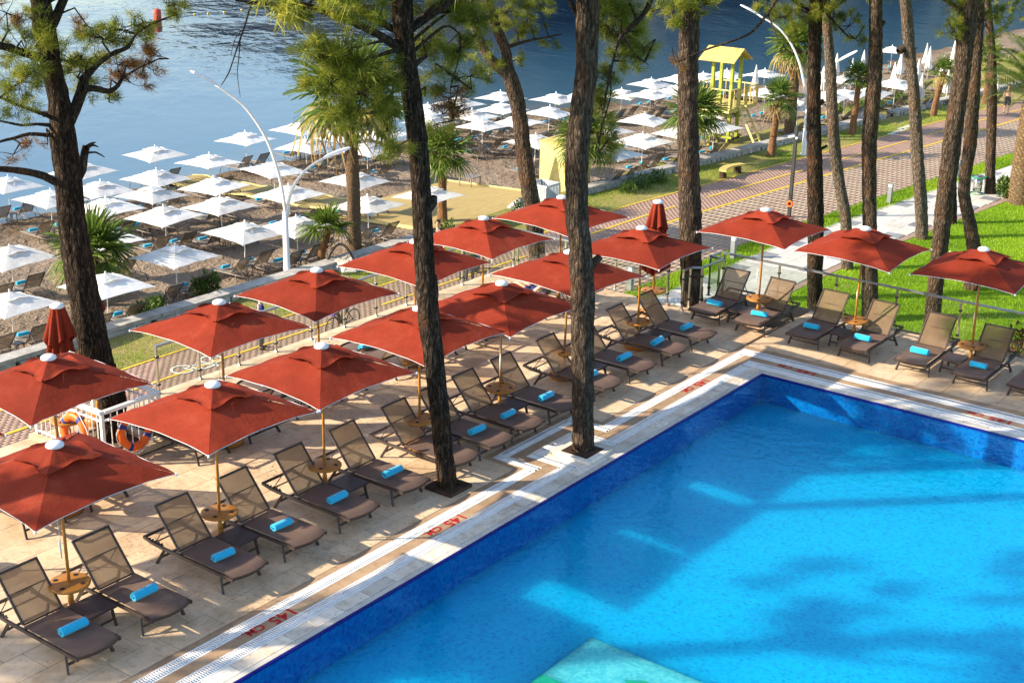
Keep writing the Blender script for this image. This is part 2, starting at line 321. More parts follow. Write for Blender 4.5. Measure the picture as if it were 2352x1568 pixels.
# ------------------------------------------------------------------ mesh helpers
class MB:
    def __init__(s): s.v = []; s.f = []; s.tone = []
    def add(s, verts, faces, tone=None):
        o = len(s.v); s.v.extend([tuple(map(float, p)) for p in verts]); s.f.extend([tuple(i+o for i in f) for f in faces])
        s.tone.extend([tone if tone is not None else 0.0]*len(verts)); return s
    def box(s, c, d, rz=0.0, rx=0.0, ry=0.0, tone=None):
        m = Matrix.Translation(c) @ Matrix.Rotation(rz, 4, 'Z') @ Matrix.Rotation(ry, 4, 'Y') @ Matrix.Rotation(rx, 4, 'X')
        vs_ = [m @ Vector((x*d[0]/2, y*d[1]/2, z*d[2]/2)) for x in (-1, 1) for y in (-1, 1) for z in (-1, 1)]
        return s.add(vs_, [(0, 1, 3, 2), (4, 6, 7, 5), (0, 4, 5, 1), (2, 3, 7, 6), (0, 2, 6, 4), (1, 5, 7, 3)], tone)
    def tube(s, pts, rad, n=8, cap=True, tone=None, squash=None):
        pts = [Vector(p) for p in pts]; k = len(pts)
        rad = [rad]*k if isinstance(rad, (int, float)) else list(rad)
        vs_ = []; prev = None
        for i, p in enumerate(pts):
            t = (pts[min(i+1, k-1)]-pts[max(i-1, 0)]).normalized()
            if prev is None:
                a = Vector((0, 0, 1)) if abs(t.z) < .9 else Vector((1, 0, 0)); x = t.cross(a).normalized()
            else:
                x = (prev - t*prev.dot(t)); x = x.normalized() if x.length > 1e-6 else t.orthogonal().normalized()
            prev = x; y = t.cross(x)
            for j in range(n):
                a = 2*PI*j/n; vs_.append(p + x*math.cos(a)*rad[i] + y*math.sin(a)*rad[i])
        fs = [(i*n+j, i*n+(j+1) % n, (i+1)*n+(j+1) % n, (i+1)*n+j) for i in range(k-1) for j in range(n)]
        if cap: fs += [tuple(range(n-1, -1, -1)), tuple((k-1)*n+j for j in range(n))]
        return s.add(vs_, fs, tone)
    def bar(s, a, b, wx, wz, tone=None):                 # straight bar of rectangular section
        a = Vector(a); b = Vector(b); t = (b-a); L = t.length; t.normalize()
        up = Vector((0, 0, 1)) if abs(t.z) < .95 else Vector((1, 0, 0)); x = t.cross(up).normalized(); y = x.cross(t)
        vs_ = [q + x*sx*wx/2 + y*sy*wz/2 for q in (a, b) for sx, sy in ((-1, -1), (1, -1), (1, 1), (-1, 1))]
        return s.add(vs_, [(3, 2, 1, 0), (4, 5, 6, 7), (0, 1, 5, 4), (1, 2, 6, 5), (2, 3, 7, 6), (3, 0, 4, 7)], tone)
    def lathe(s, prof, n=20, c=(0, 0, 0), tone=None):
        vs_ = [(c[0]+r*math.cos(2*PI*j/n), c[1]+r*math.sin(2*PI*j/n), c[2]+z) for r, z in prof for j in range(n)]; k = len(prof)
        fs = [(i*n+j, i*n+(j+1) % n, (i+1)*n+(j+1) % n, (i+1)*n+j) for i in range(k-1) for j in range(n)]
        fs += [tuple(range(n-1, -1, -1)), tuple((k-1)*n+j for j in range(n))]
        return s.add(vs_, fs, tone)
    def build(s, name, mat, parent=None, smooth=False):
        me = bpy.data.meshes.new(name); me.from_pydata(s.v, [], s.f); me.materials.append(MATS[mat])
        if any(s.tone):
            a = me.attributes.new('tone', 'FLOAT', 'POINT'); a.data.foreach_set('value', s.tone)
        if smooth:
            me.polygons.foreach_set('use_smooth', [True]*len(me.polygons))
        me.update(); return link(name, me, parent)
def link(name, me, parent=None):
    o = bpy.data.objects.new(name, me); COL.objects.link(o)
    if parent is not None: o.parent = parent
    return o
def npmesh(name, V, F, mat, tone=None, parent=None, smooth=False):     # V (n,3), F (m,k) arrays
    me = bpy.data.meshes.new(name); V = np.asarray(V, np.float32); F = np.asarray(F, np.int32); k = F.shape[1]
    me.vertices.add(len(V)); me.vertices.foreach_set('co', V.ravel())
    me.loops.add(F.size); me.loops.foreach_set('vertex_index', F.ravel())
    me.polygons.add(len(F)); me.polygons.foreach_set('loop_start', np.arange(0, F.size, k, dtype=np.int32))
    if smooth: me.polygons.foreach_set('use_smooth', np.ones(len(F), bool))
    me.materials.append(MATS[mat])
    if tone is not None:
        a = me.attributes.new('tone', 'FLOAT', 'POINT'); a.data.foreach_set('value', np.asarray(tone, np.float32))
    me.update(calc_edges=True); me.validate(); return link(name, me, parent)
def tag(o, label, cat, group=None):
    o['label'] = label; o['category'] = cat
    if group: o['group'] = group
    return o
def thing(name, label, cat, loc=(0, 0, 0), rz=0.0, group=None):
    o = bpy.data.objects.new(name, None); COL.objects.link(o); o.location = tuple(map(float, loc)); o.rotation_euler = (0, 0, rz)
    o.empty_display_size = .1
    return tag(o, label, cat, group)
def struct(o): o['kind'] = 'structure'; return o
def stuff(o): o['kind'] = 'stuff'; return o
KIDS = {}
def kids(o): return [c for c in bpy.data.objects if c.parent == o]
def tree_of(o):
    if o.name not in KIDS: KIDS[o.name] = [(c, tree_of(c)) for c in kids(o)]
    return KIDS[o.name]
def dup(root, loc, rz, label, group=None):
    def cp(o, sub, parent):
        c = o.copy(); COL.objects.link(c)
        if parent is not None: c.parent = parent
        for ch, s2 in sub: cp(ch, s2, c)
        return c
    r = cp(root, tree_of(root), None); r.location = tuple(map(float, loc)); r.rotation_euler = (0, 0, rz); r['label'] = label
    if group: r['group'] = group
    return r
ORD = ['first', 'second', 'third', 'fourth', 'fifth', 'sixth', 'seventh', 'eighth', 'ninth', 'tenth', 'eleventh', 'twelfth', 'thirteenth', 'fourteenth', 'fifteenth', 'sixteenth', 'seventeenth', 'eighteenth', 'nineteenth', 'twentieth']
class Proto:                                             # first use moves the prototype itself, later uses copy it
    def __init__(s, root): s.root = root; s.used = False; tree_of(root)
    def put(s, loc, rz, label, group=None):
        if not s.used:
            s.used = True; o = s.root; o.location = tuple(map(float, loc)); o.rotation_euler = (0, 0, rz); o['label'] = label
            if group: o['group'] = group
            return o
        return dup(s.root, loc, rz, label, group)

# ------------------------------------------------------------------ levels and setting
ZG, ZSEA = -4.2, -5.3                                   # promenade level, sea level
DX, DY = -8.95, 4.85                                    # seaward and landward-side edges of the pool terrace
def sand_z(x): return -4.45 - min(max((-22-x)/18, 0), 1)*.85 - max(0, (-40-x))*.06

def grid_sheet(name, xs, ys, zf, mat, smooth=True):
    X, Y = np.meshgrid(xs, ys, indexing='ij'); Z = zf(X, Y); V = np.stack([X, Y, Z], -1).reshape(-1, 3); a, b = len(xs), len(ys)
    I = (np.arange(a-1)[:, None]*b + np.arange(b-1)[None, :]).ravel(); F = np.stack([I, I+b, I+b+1, I+1], -1)
    return npmesh(name, V, F, mat, None, None, smooth)
# general ground far inland, below everything
struct(grid_sheet('ground', np.linspace(-23, 900, 12), np.linspace(-900, 1600, 14), lambda X, Y: X*0+ZG-.12, 'dry_grass'))
# the sea, out to the horizon
struct(grid_sheet('sea', np.array([-9000, -3000, -900, -300, -120, -60, -20, 20]), np.array([-9000, -2000, -500, -100, 0, 100, 500, 2000, 9000]), lambda X, Y: X*0+ZSEA, 'sea_water'))
def shore_shift(Y): return np.interp(Y, [-60, 0, 30, 46, 60, 78, 110, 200], [0, 0, 0, 1.0, 7.0, 14.5, 16.5, 18])
def beach_z(X, Y):
    xs = X - shore_shift(Y)*np.clip((-24-X)/12, 0, 1)
    z = -4.45 - np.clip((-22-xs)/18, 0, 1)*.85 - np.clip(-40-xs, 0, 60)*.06
    return z + .05*np.sin(X*1.7+Y*.9)*np.sin(Y*1.3-X*.6) + .03*np.sin(X*3.9+1)*np.sin(Y*3.1)
struct(grid_sheet('beach_sand', np.linspace(-60, -20.6, 160), np.linspace(-40, 150, 420), beach_z, 'sand_mat'))
def bz(x, y): return float(beach_z(np.array([float(x)]), np.array([float(y)]))[0])
# hills across the bay (the sea mirrors them)
def hills():
    vs_ = []; n = 90
    for i in range(n+1):
        a = R(2 + 86*i/n)                                # bearing from -x towards +y
        deg = 2+86*i/n; el = np.interp(deg, [0, 30, 37, 40, 44, 48, 55, 62, 70, 88], [.6, 1.2, 2.4, 5.8, 7.6, 9.6, 11.6, 12.0, 11.0, 12.0])
        h = 3100*math.tan(R(el))*(1+.06*math.sin(i*.63)+.04*math.sin(i*1.7+2))
        for k, (rr, hh) in enumerate(((2200, -8), (2350, h*.45), (2700, h*.82), (3100, h), (3900, h*.5))):
            rr2 = rr + 60*math.sin(i*.9+k); vs_.append((-rr2*math.cos(a), rr2*math.sin(a), hh + (18*math.sin(i*2.3+k*2) if k in (1, 2, 3) else 0)))
    F = [(i*5+k, (i+1)*5+k, (i+1)*5+k+1, i*5+k+1) for i in range(n) for k in range(4)]
    struct(npmesh('hills', vs_, F, 'hill_forest', None, None, True))
hills()

def px(Y):                                               # the promenade bends gently inland with distance
    return np.interp(Y, [-60, 0, 25, 40, 60, 90, 140, 300], [0, 0, .5, 1.9, 3.9, 8, 17, 60])
def strip(name, xa, xb, z, mat, y0=-45, y1=200, n=90):
    ys = np.linspace(y0, y1, n); V = []
    for y in ys:
        s_ = float(px(y)); V += [(xa+s_, y, z), (xb+s_, y, z)]
    return npmesh(name, V, [(2*i, 2*i+1, 2*i+3, 2*i+2) for i in range(n-1)], mat)
struct(strip('seaside_verge', -22.2, -19.55, ZG+.02, 'dry_grass'))
struct(strip('lawn', -12.75, 75, ZG+.0, 'lawn_soil'))
promenade = struct(strip('promenade', -19.6, -12.7, ZG+.012, 'paving_joint'))
path = struct(strip('stone_path', -11.45, -8.3, ZG+.012, 'paving_joint'))

# promenade bricks and blocks: real pieces, joined (thousands of them)
def bricks():
    # bicycle lane: bricks lying across
    def field(name, xa, xb, y0, y1, bw, bl, bond, mat, tones):
        nx = int((xb-xa)/bw); ny = int((y1-y0)/bl)
        I, J = np.meshgrid(np.arange(nx), np.arange(ny), indexing='ij'); I = I.ravel(); J = J.ravel()
        cx_ = xa+(I+.5)*bw; cy_ = y0+(J+.5+(I % 2)*.5*bond)*bl; cx_ = cx_+px(cy_)
        z = ZG+.018+np.random.uniform(-.0008, .0008, len(I)); gx, gy = bw/2-.004, bl/2-.004
        q = np.array([(-gx, -gy, 0), (gx, -gy, 0), (gx, gy, 0), (-gx, gy, 0), (-gx-.003, -gy-.003, -.008), (gx+.003, -gy-.003, -.008), (gx+.003, gy+.003, -.008), (-gx-.003, gy+.003, -.008)])
        V = q[None]+np.stack([cx_, cy_, z], -1)[:, None, :]
        f = np.array([(0, 1, 2, 3), (0, 4, 5, 1), (1, 5, 6, 2), (2, 6, 7, 3), (3, 7, 4, 0)])
        F = (f[None]+(np.arange(len(I))*8)[:, None, None]).reshape(-1, 4)
        t = np.repeat(tones(I, J, cx_, cy_), 8)
        stuff(npmesh(name, V.reshape(-1, 3), F, mat, t, promenade))
    field('brick_field', -19.55, -16.75, -14, 70, .125, .25, 1, 'red_brick', lambda I, J, x, y: np.clip(np.random.normal(.5, .12, len(I)), 0.01, 1))
    def tn(I, J, x, y):
        band = (np.floor((J+I*0)/3) % 2); r = np.random.rand(len(I))
        base = np.where(((I//4) % 2) == 0, .52, .42); return np.clip(base+np.random.normal(0, .06, len(I)), 0.01, 1)
    field('block_field', -16.6, -12.75, -14, 62, .24, .48, 0, 'mixed_block', tn)
bricks()
def line(name, xa, w_, y0, y1, mat, dash=None):
    ys = np.arange(y0, y1, .8); b = MB()
    for y in ys:
        if dash and (y-y0) % (dash[0]+dash[1]) >= dash[0]: continue
        s0, s1 = float(px(y)), float(px(y+.8)); b.add([(xa+s0, y, ZG+.030), (xa+w_+s0, y, ZG+.030), (xa+w_+s1, y+.8, ZG+.030), (xa+s1, y+.8, ZG+.030)], [(0, 1, 2, 3)])
    return b.build(name, mat, promenade)
line('lane_edge_line', -16.76, .15, -14, 70, 'yellow_paint'); line('lane_centre_line', -18.1, .12, -13, 68, 'yellow_paint', (8.0, 2.4)); line('lane_verge_line', -19.6, .10, -14, 70, 'yellow_paint')
b = MB()                                                 # painted bicycle sign and cross bars in the lane
def ring(b, c, r, w_, z, n=24, rot=0):
    for j in range(n):
        a0, a1 = 2*PI*j/n, 2*PI*(j+1)/n
        b.add([(c[0]+(r-w_)*math.cos(a0), c[1]+(r-w_)*math.sin(a0), z), (c[0]+r*math.cos(a0), c[1]+r*math.sin(a0), z), (c[0]+r*math.cos(a1), c[1]+r*math.sin(a1), z), (c[0]+(r-w_)*math.cos(a1), c[1]+(r-w_)*math.sin(a1), z)], [(0, 1, 2, 3)])
bc = G(463, 842, ZG); z = ZG+.031
ring(b, (bc[0]-.2, bc[1]-.55), .36, .08, z); ring(b, (bc[0]-.2, bc[1]+.55), .36, .08, z)
for p, q in (((-.2, -.55), (.25, -.15)), ((.25, -.15), (.25, .35)), ((.25, .35), (-.2, .0)), ((-.2, .0), (-.2, -.55)), ((-.2, .0), (.25, -.15)), ((.25, .35), (-.2, .55)), ((.4, .3), (.25, .35))):
    d = Vector((q[0]-p[0], q[1]-p[1], 0)).normalized(); nrm = Vector((-d.y, d.x, 0))*.04
    P0 = Vector((bc[0]+p[0], bc[1]+p[1], z)); P1 = Vector((bc[0]+q[0], bc[1]+q[1], z)); b.add([P0-nrm, P0+nrm, P1+nrm, P1-nrm], [(0, 1, 2, 3)])
b.build('bicycle_sign', 'white_road_paint', promenade)
for k, (u, v) in enumerate(((1150, 632), (2062, 303), (2085, 291))):
    c = G(u, v, ZG); b = MB(); b.box((c[0], c[1], ZG+.026), (.30 if k else .38, 2.3, .008)); b.build('cross_bar', 'white_road_paint', promenade)

# white stone path: slabs one by one
slab = MB(); slab.box((0, 0, 0), (.735, .735, .05)); sm = slab.build('slab', 'path_slab_stone', path).data
slab = MB(); slab.box((0, 0, 0), (.735, .735, .05)); smg = slab.build('slab', 'path_slab_grey', path).data
n0 = [o for o in bpy.data.objects if o.parent == path]; used0 = [False, False]; cnt = 0
for j in range(46):
    y = 8 + (j+.5)*.75
    for i in range(4):
        grey = (i in (0, 3) and (j+(1 if i else 0)) % 3 == 0) or (j % 6 == 3 and i in (1, 2) and False)
        k = 1 if grey else 0
        if not used0[k]: o = n0[k]; used0[k] = True
        else: o = link('slab', smg if grey else sm, path)
        o.location = (-11.25+i*.75+float(px(y)), y, ZG+.006+random.uniform(-.002, .002)); cnt += 1
far = strip('far_paving', -11.4, -8.35, ZG+.022, 'path_slab_stone', 42.6, 150, 40); far.parent = path

# lawn grass blades where the lawn shows
def grass(name, n, samp, h, mat, wd=.010, z0=ZG):
    X, Y = samp(n); n = len(X); a = np.random.rand(n)*2*PI; hh = h*np.random.uniform(.5, 1.3, n); lean = np.random.uniform(.1, .6, n)*hh; a2 = np.random.rand(n)*2*PI
    dx, dy = np.cos(a)*wd*.5, np.sin(a)*wd*.5; z = np.full(n, z0)
    V = np.stack([np.stack([X-dx, Y-dy, z], -1), np.stack([X+dx, Y+dy, z], -1), np.stack([X+lean*np.cos(a2), Y+lean*np.sin(a2), z+hh], -1)], 1).reshape(-1, 3)
    patch = .5+.34*np.sin(X*.9+Y*.7)*np.sin(Y*.53-X*.4)+np.random.normal(0, .2, n)
    return stuff(npmesh(name, V, np.arange(3*n).reshape(-1, 3), mat, np.repeat(np.clip(patch, 0.01, 1), 3)))
def in_lawn(n):
    X = np.random.uniform(-8.2, 7, n); Y = np.random.uniform(8, 48, n); return X+px(Y), Y
def in_edge(n):
    Y = np.random.uniform(8, 58, n); X = np.random.uniform(-12.7, -11.45, n)+px(Y); return X, Y
tag(grass('lawn_grass', 150000, in_lawn, .09, 'grass_blade', .02), 'bright green mown lawn grass behind the terrace', 'grass')
tag(grass('verge_grass', 45000, in_edge, .09, 'grass_blade', .02), 'narrow strip of green grass between paved promenade and white path', 'grass')
def in_sea(n):
    Y = np.random.uniform(-8, 62, n); X = np.random.uniform(-21.8, -19.65, n); k = np.random.rand(n) < (.35+.45*np.sin(Y*.55)*np.sin(Y*.21+X)); return (X+px(Y))[k], Y[k]
tag(grass('seaside_grass', 60000, in_sea, .08, 'grass_blade', .02, ZG+.02), 'patchy dry grass verge along the low beach wall', 'grass')

# low stone wall between verge and beach: cap stones and rubble face
wall = thing('stone_wall', 'low rubble stone wall with grey concrete cap between grass verge and beach', 'wall', (0, 0, 0))
random.seed(3)
def wall_run(y0, y1):
    y = y0
    while y < y1:
        L = random.uniform(.9, 1.6); c = y+L/2; x = -22.35+float(px(c)); s = float(px(y+L)-px(y)); rz = -math.atan2(s, L)
        b = MB(); b.box((x, c, ZG+.24), (.56+random.uniform(-.04, .04), L-.02, .14), rz); b.build('cap_stone', 'concrete', wall); y += L
    b = MB(); y = y0
    while y < y1:
        for k in range(2):
            L = random.uniform(.25, .5); c = y+L/2+random.uniform(-.1, .1); x = -22.35+float(px(c))
            b.box((x+.20+random.uniform(-.03, .03), c, ZG-.12+k*.18), (.22, L*.92, .2+random.uniform(-.03, .03)), random.uniform(-.1, .1), random.uniform(-.06, .06))
            b.box((x-.20+random.uniform(-.03, .03), c, ZG-.30+k*.28), (.22, L*.92, .34), random.uniform(-.1, .1))
        y += .36
    stuff(b.build('rubble_face', 'stone_rubble', wall))
wall_run(-12, 15.2); wall_run(25.0, 52.0); wall_run(53.5, 70)
# ------------------------------------------------------------------ pool terrace
random.seed(11); np.random.seed(11)
PX1, PY0 = 16.0, -30.0                                   # pool extent: x 0..PX1, y PY0..0
def slabbox(b, x0, x1, y0, y1, z0, z1): b.box(((x0+x1)/2, (y0+y1)/2, (z0+z1)/2), (x1-x0, y1-y0, z1-z0))
b = MB()                                                 # terrace body: slab pieces round the pool, down to the lower ground
slabbox(b, DX, -.02, -34, 2.92, -4.5, -.035); slabbox(b, -.02, 30, .02, DY, -4.5, -.035); slabbox(b, -3.55, -.02, 2.92, DY, -4.5, -.036)
slabbox(b, -.02, 30, PY0, .02, -4.5, -1.0)
terrace = struct(b.build('terrace_floor', 'grout'))
# paving tiles: largest in view as single pieces, the rest joined
T1 = np.array([-7.73, -10.77]); HOLES = [(-7.9, -10.95, .75, .62)]
tiles = []
tw, tl = .56, .84
def ok(x, y): return not (abs(x+7.75) < .85 and abs(y+10.95) < .62)
i = 0
xs = np.arange(-8.93, -1.42, tw)
for i, x in enumerate(xs):
    y = -26 + (i % 3)*.28
    while y < 2.85:
        x1 = min(x+tw, -1.18); y1 = min(y+tl, 2.88)
        if y1-y > .1 and ok((x+x1)/2, (y+y1)/2): tiles.append((x, x1, y, y1))
        y += tl
j = 0
ys = np.arange(1.40, 4.6, tl)
for j, y in enumerate(ys):
    x = -1.10 + (j % 2)*.28 - (.28 if j % 2 else 0)
    while x < 9:
        x1 = min(x+tw, 9.0); y1 = min(y+tl, 4.60); tiles.append((x, x1, y, y1)); x += tw
def cut(t, B):                                           # take a rectangle out of a tile
    x0, x1, y0, y1 = t; a0, a1, b0, b1 = B
    if x1 <= a0 or x0 >= a1 or y1 <= b0 or y0 >= b1: return [t]
    out = []
    if x0 < a0: out.append((x0, a0, y0, y1)); x0 = a0
    if x1 > a1: out.append((a1, x1, y0, y1)); x1 = a1
    if y0 < b0: out.append((x0, x1, y0, b0))
    if y1 > b1: out.append((x0, x1, b1, y1))
    return [q for q in out if q[1]-q[0] > .04 and q[3]-q[2] > .04]
tiles = [q for t in tiles for q in cut(t, (-1.92, -1.0, -7.17, -4.40))]
def dist(t): return np.linalg.norm(np.array(((t[0]+t[1])/2, (t[2]+t[3])/2, 0))-CAM)
def inview(t):
    p = np.array(((t[0]+t[1])/2, (t[2]+t[3])/2, 0.))-CAM; z_ = p@_f; u = CX+FPX*(p@_r)/z_; v = CY-FPX*(p@_u)/z_
    return -40 < u < 2392 and -40 < v < 1610
# (tiles are cut to size by scaling one shared tile)
b = MB(); b.add([(-.5, -.5, 0), (.5, -.5, 0), (.5, .5, 0), (-.5, .5, 0), (-.5, -.5, -1), (.5, -.5, -1), (.5, .5, -1), (-.5, .5, -1)], [(0, 1, 2, 3), (0, 4, 5, 1), (1, 5, 6, 2), (2, 6, 7, 3), (3, 7, 4, 0)])
t0 = b.build('floor_tile', 'travertine', terrace); tme = t0.data
vis = sorted([t for t in tiles if inview(t)], key=dist)[:300]; vset = set(vis); first = True
for t in vis:
    o = t0 if first else link('floor_tile', tme, terrace); first = False
    o.location = ((t[0]+t[1])/2, (t[2]+t[3])/2, random.uniform(-.002, .002)); o.scale = (t[1]-t[0]-.010, t[3]-t[2]-.010, .04)
b = MB()
for t in tiles:
    if t in vset: continue
    b.box(((t[0]+t[1])/2, (t[2]+t[3])/2, -.02+random.uniform(-.001, .001)), (t[1]-t[0]-.010, t[3]-t[2]-.010, .04), tone=random.uniform(-.12, .12)+1e-4)
stuff(b.build('floor_tiles', 'travertine', terrace))
# darker stone strips beside and between the drains
def strips(side):
    out = []
    if side == 'left':
        for xa, xb in ((-1.17, -1.045), (-.835, -.62), ): out.append((xa, xb))
    return out
def piece(b, x0, x1, y0, y1, z=0.0, h=.04, tone=None): b.box(((x0+x1)/2, (y0+y1)/2, z-h/2), (x1-x0, y1-y0, h), tone=tone)
def row(name, mat, x0, x1, y0, y1, step, along, gap=.008, jit=.25, z=0.0, parent=terrace, zj=.0015):
    p = y0 if along == 'y' else x0; e = y1 if along == 'y' else x1
    while p < e-.02:
        L = min(step*random.uniform(1-jit, 1+jit), e-p)
        b = MB()
        if along == 'y': piece(b, x0+gap/2, x1-gap/2, p+gap/2, p+L-gap/2, z+random.uniform(-zj, zj))
        else: piece(b, p+gap/2, p+L-gap/2, y0+gap/2, y1-gap/2, z+random.uniform(-zj, zj))
        b.build(name, mat, parent); p += L
# the drains jog round the square planter of the pine at the pool edge
JO0, JO1, JI0, JI1, GW = -7.04, -4.53, -6.60, -5.03, .215
D = 'travertine_dark'
row('border_stone', D, -1.175, -1.05, -20, JO0-.13, .8, 'y'); row('border_stone', D, -1.175, -1.05, JO1+.13, 1.4, .8, 'y'); row('border_stone', D, -1.05, 9, 1.16, 1.40, .8, 'x')
row('border_stone', D, -1.92, -1.79, JO0, JO1, .8, 'y', .004); row('border_stone', D, -1.92, -1.05, JO0-.13, JO0, .8, 'x', .004); row('border_stone', D, -1.92, -1.05, JO1, JO1+.13, .8, 'x', .004)
row('middle_stone', D, -.83, -.61, -20, JI0, .7, 'y', .004); row('middle_stone', D, -1.57, -.83, JO0+GW, JI0, .7, 'x', .004); row('middle_stone', D, -1.57, -1.35, JI0, JI1, .7, 'y', .004)
row('middle_stone', D, -1.57, -.83, JI1, JO1-GW, .7, 'x', .004); row('middle_stone', D, -.83, -.61, JI1, .55, .7, 'y', .004); row('middle_stone', D, -.83, 9, .55, .80, .7, 'x', .004)
# drains: white grates, slat by slat (thousands: joined per run)
grating = {'n': 0}
def grate(x0, x1, y0, y1, along):
    t = thing('drain_grate', '', 'drain', (0, 0, 0), 0, 'white drain grates round the pool')
    c = MB(); piece(c, x0, x1, y0, y1, -.012, .03); c.build('channel', 'grate_dark', t)
    e = MB(); s = .022
    if along == 'y':
        for xx in (x0, (x0+x1)/2-s/4, x1-s): e.box((xx+s/2, (y0+y1)/2, -.004), (s if xx != (x0+x1)/2-s/4 else s/2, y1-y0, .016))
    else:
        for yy in (y0, (y0+y1)/2-s/4, y1-s): e.box(((x0+x1)/2, yy+s/2, -.004), (x1-x0, s if yy != (y0+y1)/2-s/4 else s/2, .016))
    e.build('grate_edge', 'grate_white', t)
    L = (y1-y0) if along == 'y' else (x1-x0); n = int(L/.042); a = np.arange(n)*.042+.021
    if along == 'y':
        w_ = x1-x0-.03; q = np.array([(-w_/2, -.0125, 0), (w_/2, -.0125, 0), (w_/2, .0125, 0), (-w_/2, .0125, 0)]); C = np.stack([np.full(n, (x0+x1)/2), y0+a, np.full(n, .0005)], -1)
    else:
        w_ = y1-y0-.03; q = np.array([(-.0125, -w_/2, 0), (.0125, -w_/2, 0), (.0125, w_/2, 0), (-.0125, w_/2, 0)]); C = np.stack([x0+a, np.full(n, (y0+y1)/2), np.full(n, .0005)], -1)
    Q = np.concatenate([q, q-np.array((0, 0, .012))]); V = (Q[None]+C[:, None]).reshape(-1, 3)
    f = np.array([(0, 1, 2, 3), (0, 4, 5, 1), (1, 5, 6, 2), (2, 6, 7, 3), (3, 7, 4, 0)]); F = (f[None]+(np.arange(n)*8)[:, None, None]).reshape(-1, 4)
    stuff(npmesh('grate_slats', V, F, 'grate_white', None, t)); return t
for nm, xa, xb, yc, y0_, y1_, xj in (('outer', -1.05, -.83, 1.16, JO0, JO1, -1.79), ('inner', -.61, -.375, .55, JI0, JI1, -1.35)):
    runs = [(xa, xb, -20, y0_, 'y', 'from left edge to the pine planter'), (xj, xb, y0_, y0_+GW, 'x', 'short crosswise piece before the pine planter'), (xj, xj+xb-xa, y0_+GW, y1_-GW, 'y', 'short offset piece beside the pine planter'),
            (xj, xb, y1_-GW, y1_, 'x', 'short crosswise piece beyond the pine planter'), (xa, xb, y1_, yc-.36, 'y', 'from the pine planter to the pool corner'), (xa+.3, 9, yc-.36 if nm == 'outer' else yc-.32, yc, 'x', 'along the far end of pool')]
    for x0, x1, y0, y1, ax, l in runs: grate(x0, x1, y0, y1, ax)['label'] = f'{nm} white drain grate, {l}'
    b = MB(); piece(b, xa, xa+.295, yc-.355 if nm == 'outer' else yc-.315, yc, .001, .02); b.build('drain_corner', 'grate_white', terrace)
# coping stones, pale rim, cobalt trim
C_ = 'coping_stone'
row(C_, C_, -.375, -.125, -20, -6.23, .5, 'y', .016); row(C_, C_, -.375, -.125, -5.41, .225, .5, 'y', .016); row(C_, C_, -.125, 9, .12, .225, .62, 'x', .016)
row(C_, C_, -.235, -.125, -6.23, -5.41, .6, 'y', .012); row(C_, C_, -1.13, -.375, JI0+GW, -6.23, .5, 'x', .012); row(C_, C_, -1.13, -.375, -5.41, JI1-GW, .5, 'x', .012); row(C_, C_, -1.13, -1.05, -6.23, -5.41, .5, 'y', .012)
row('rim_stone', 'path_slab_stone', -.125, -.03, -20, .12, 1.0, 'y', .004, .05); row('rim_stone', 'path_slab_stone', -.03, 9, .03, .12, 1.0, 'x', .004, .05)
row('trim_tile', 'cobalt_trim', -.03, .012, -20, .03, .5, 'y', .005, .02, -.004); row('trim_tile', 'cobalt_trim', .012, 9, -.012, .03, .5, 'x', .005, .02, -.004)
# planter frames of the two pines in the paving
def planter(c, label, s=.42, coll=False):
    t = thing('tree_planter', label, 'planter', (c[0], c[1], 0))
    for k, (dx, dy) in enumerate(((1, 0), (-1, 0), (0, 1), (0, -1))):
        b = MB(); L = 2*s+.14; b.box((dx*s, dy*s, .03), ((.14, L-.28, .06) if dx else (L, .14, .06))); b.build('edge_plate', 'rust_steel', t)
    b = MB(); b.box((0, 0, .012), (2*s, 2*s, .02)); b.build('soil', 'soil', t)
    if coll:
        for dx, dy in ((1, 0), (-1, 0), (0, 1), (0, -1)):
            b = MB(); q = s+.12; b.box((dx*q, dy*q, .02), ((.11, 2*q-.11, .075) if dx else (2*q+.11, .11, .075))); b.build('kerb_stone', 'coping_stone', t)
    return t
planter(G(1030, 1120, 0), 'rusty square steel planter frame at the foot of the leaning pine', .22)
planter(np.array((-.64, -5.82, 0)), 'square steel planter with pale stone kerb at the pool-edge pine', .22, True)
# depth markings
def stencil(u1, v1, ang, label):
    c = G(u1, v1, 0); cu = bpy.data.curves.new('depth_marking', 'FONT'); cu.body = '145 CM.'; return c
def text_mesh(body, size, mat, parent, loc, rz, sx=1.0, bold=.012):
    cu = bpy.data.curves.new('t', 'FONT'); cu.body = body; cu.size = size; cu.align_x = 'LEFT'; cu.offset = bold
    o = bpy.data.objects.new('t', cu); COL.objects.link(o); bpy.context.view_layer.update()
    me = bpy.data.meshes.new_from_object(o.evaluated_get(bpy.context.evaluated_depsgraph_get())); bpy.data.objects.remove(o)
    me.materials.clear(); me.materials.append(MATS[mat]); t = link('depth_marking', me, parent); t.location = loc; t.rotation_euler = (0, 0, rz); t.scale = (sx, 1, 1); return t
def marking(x, y, rz):
    d = Vector((math.cos(rz), math.sin(rz), 0)); nn = Vector((-d.y, d.x, 0)); p = Vector((x, y, .006))
    text_mesh('145', .285, 'red_paint', terrace, p, rz, 1.15, .006); text_mesh('CM.', .20, 'red_paint', terrace, p+d*.60, rz, 1.1, .005)
for y in (-13.05, -9.15, -1.05): marking(-.825, y, -PI/2)   # read from the pool
for x in (.95, 5.10): marking(x, .79-.02, PI)
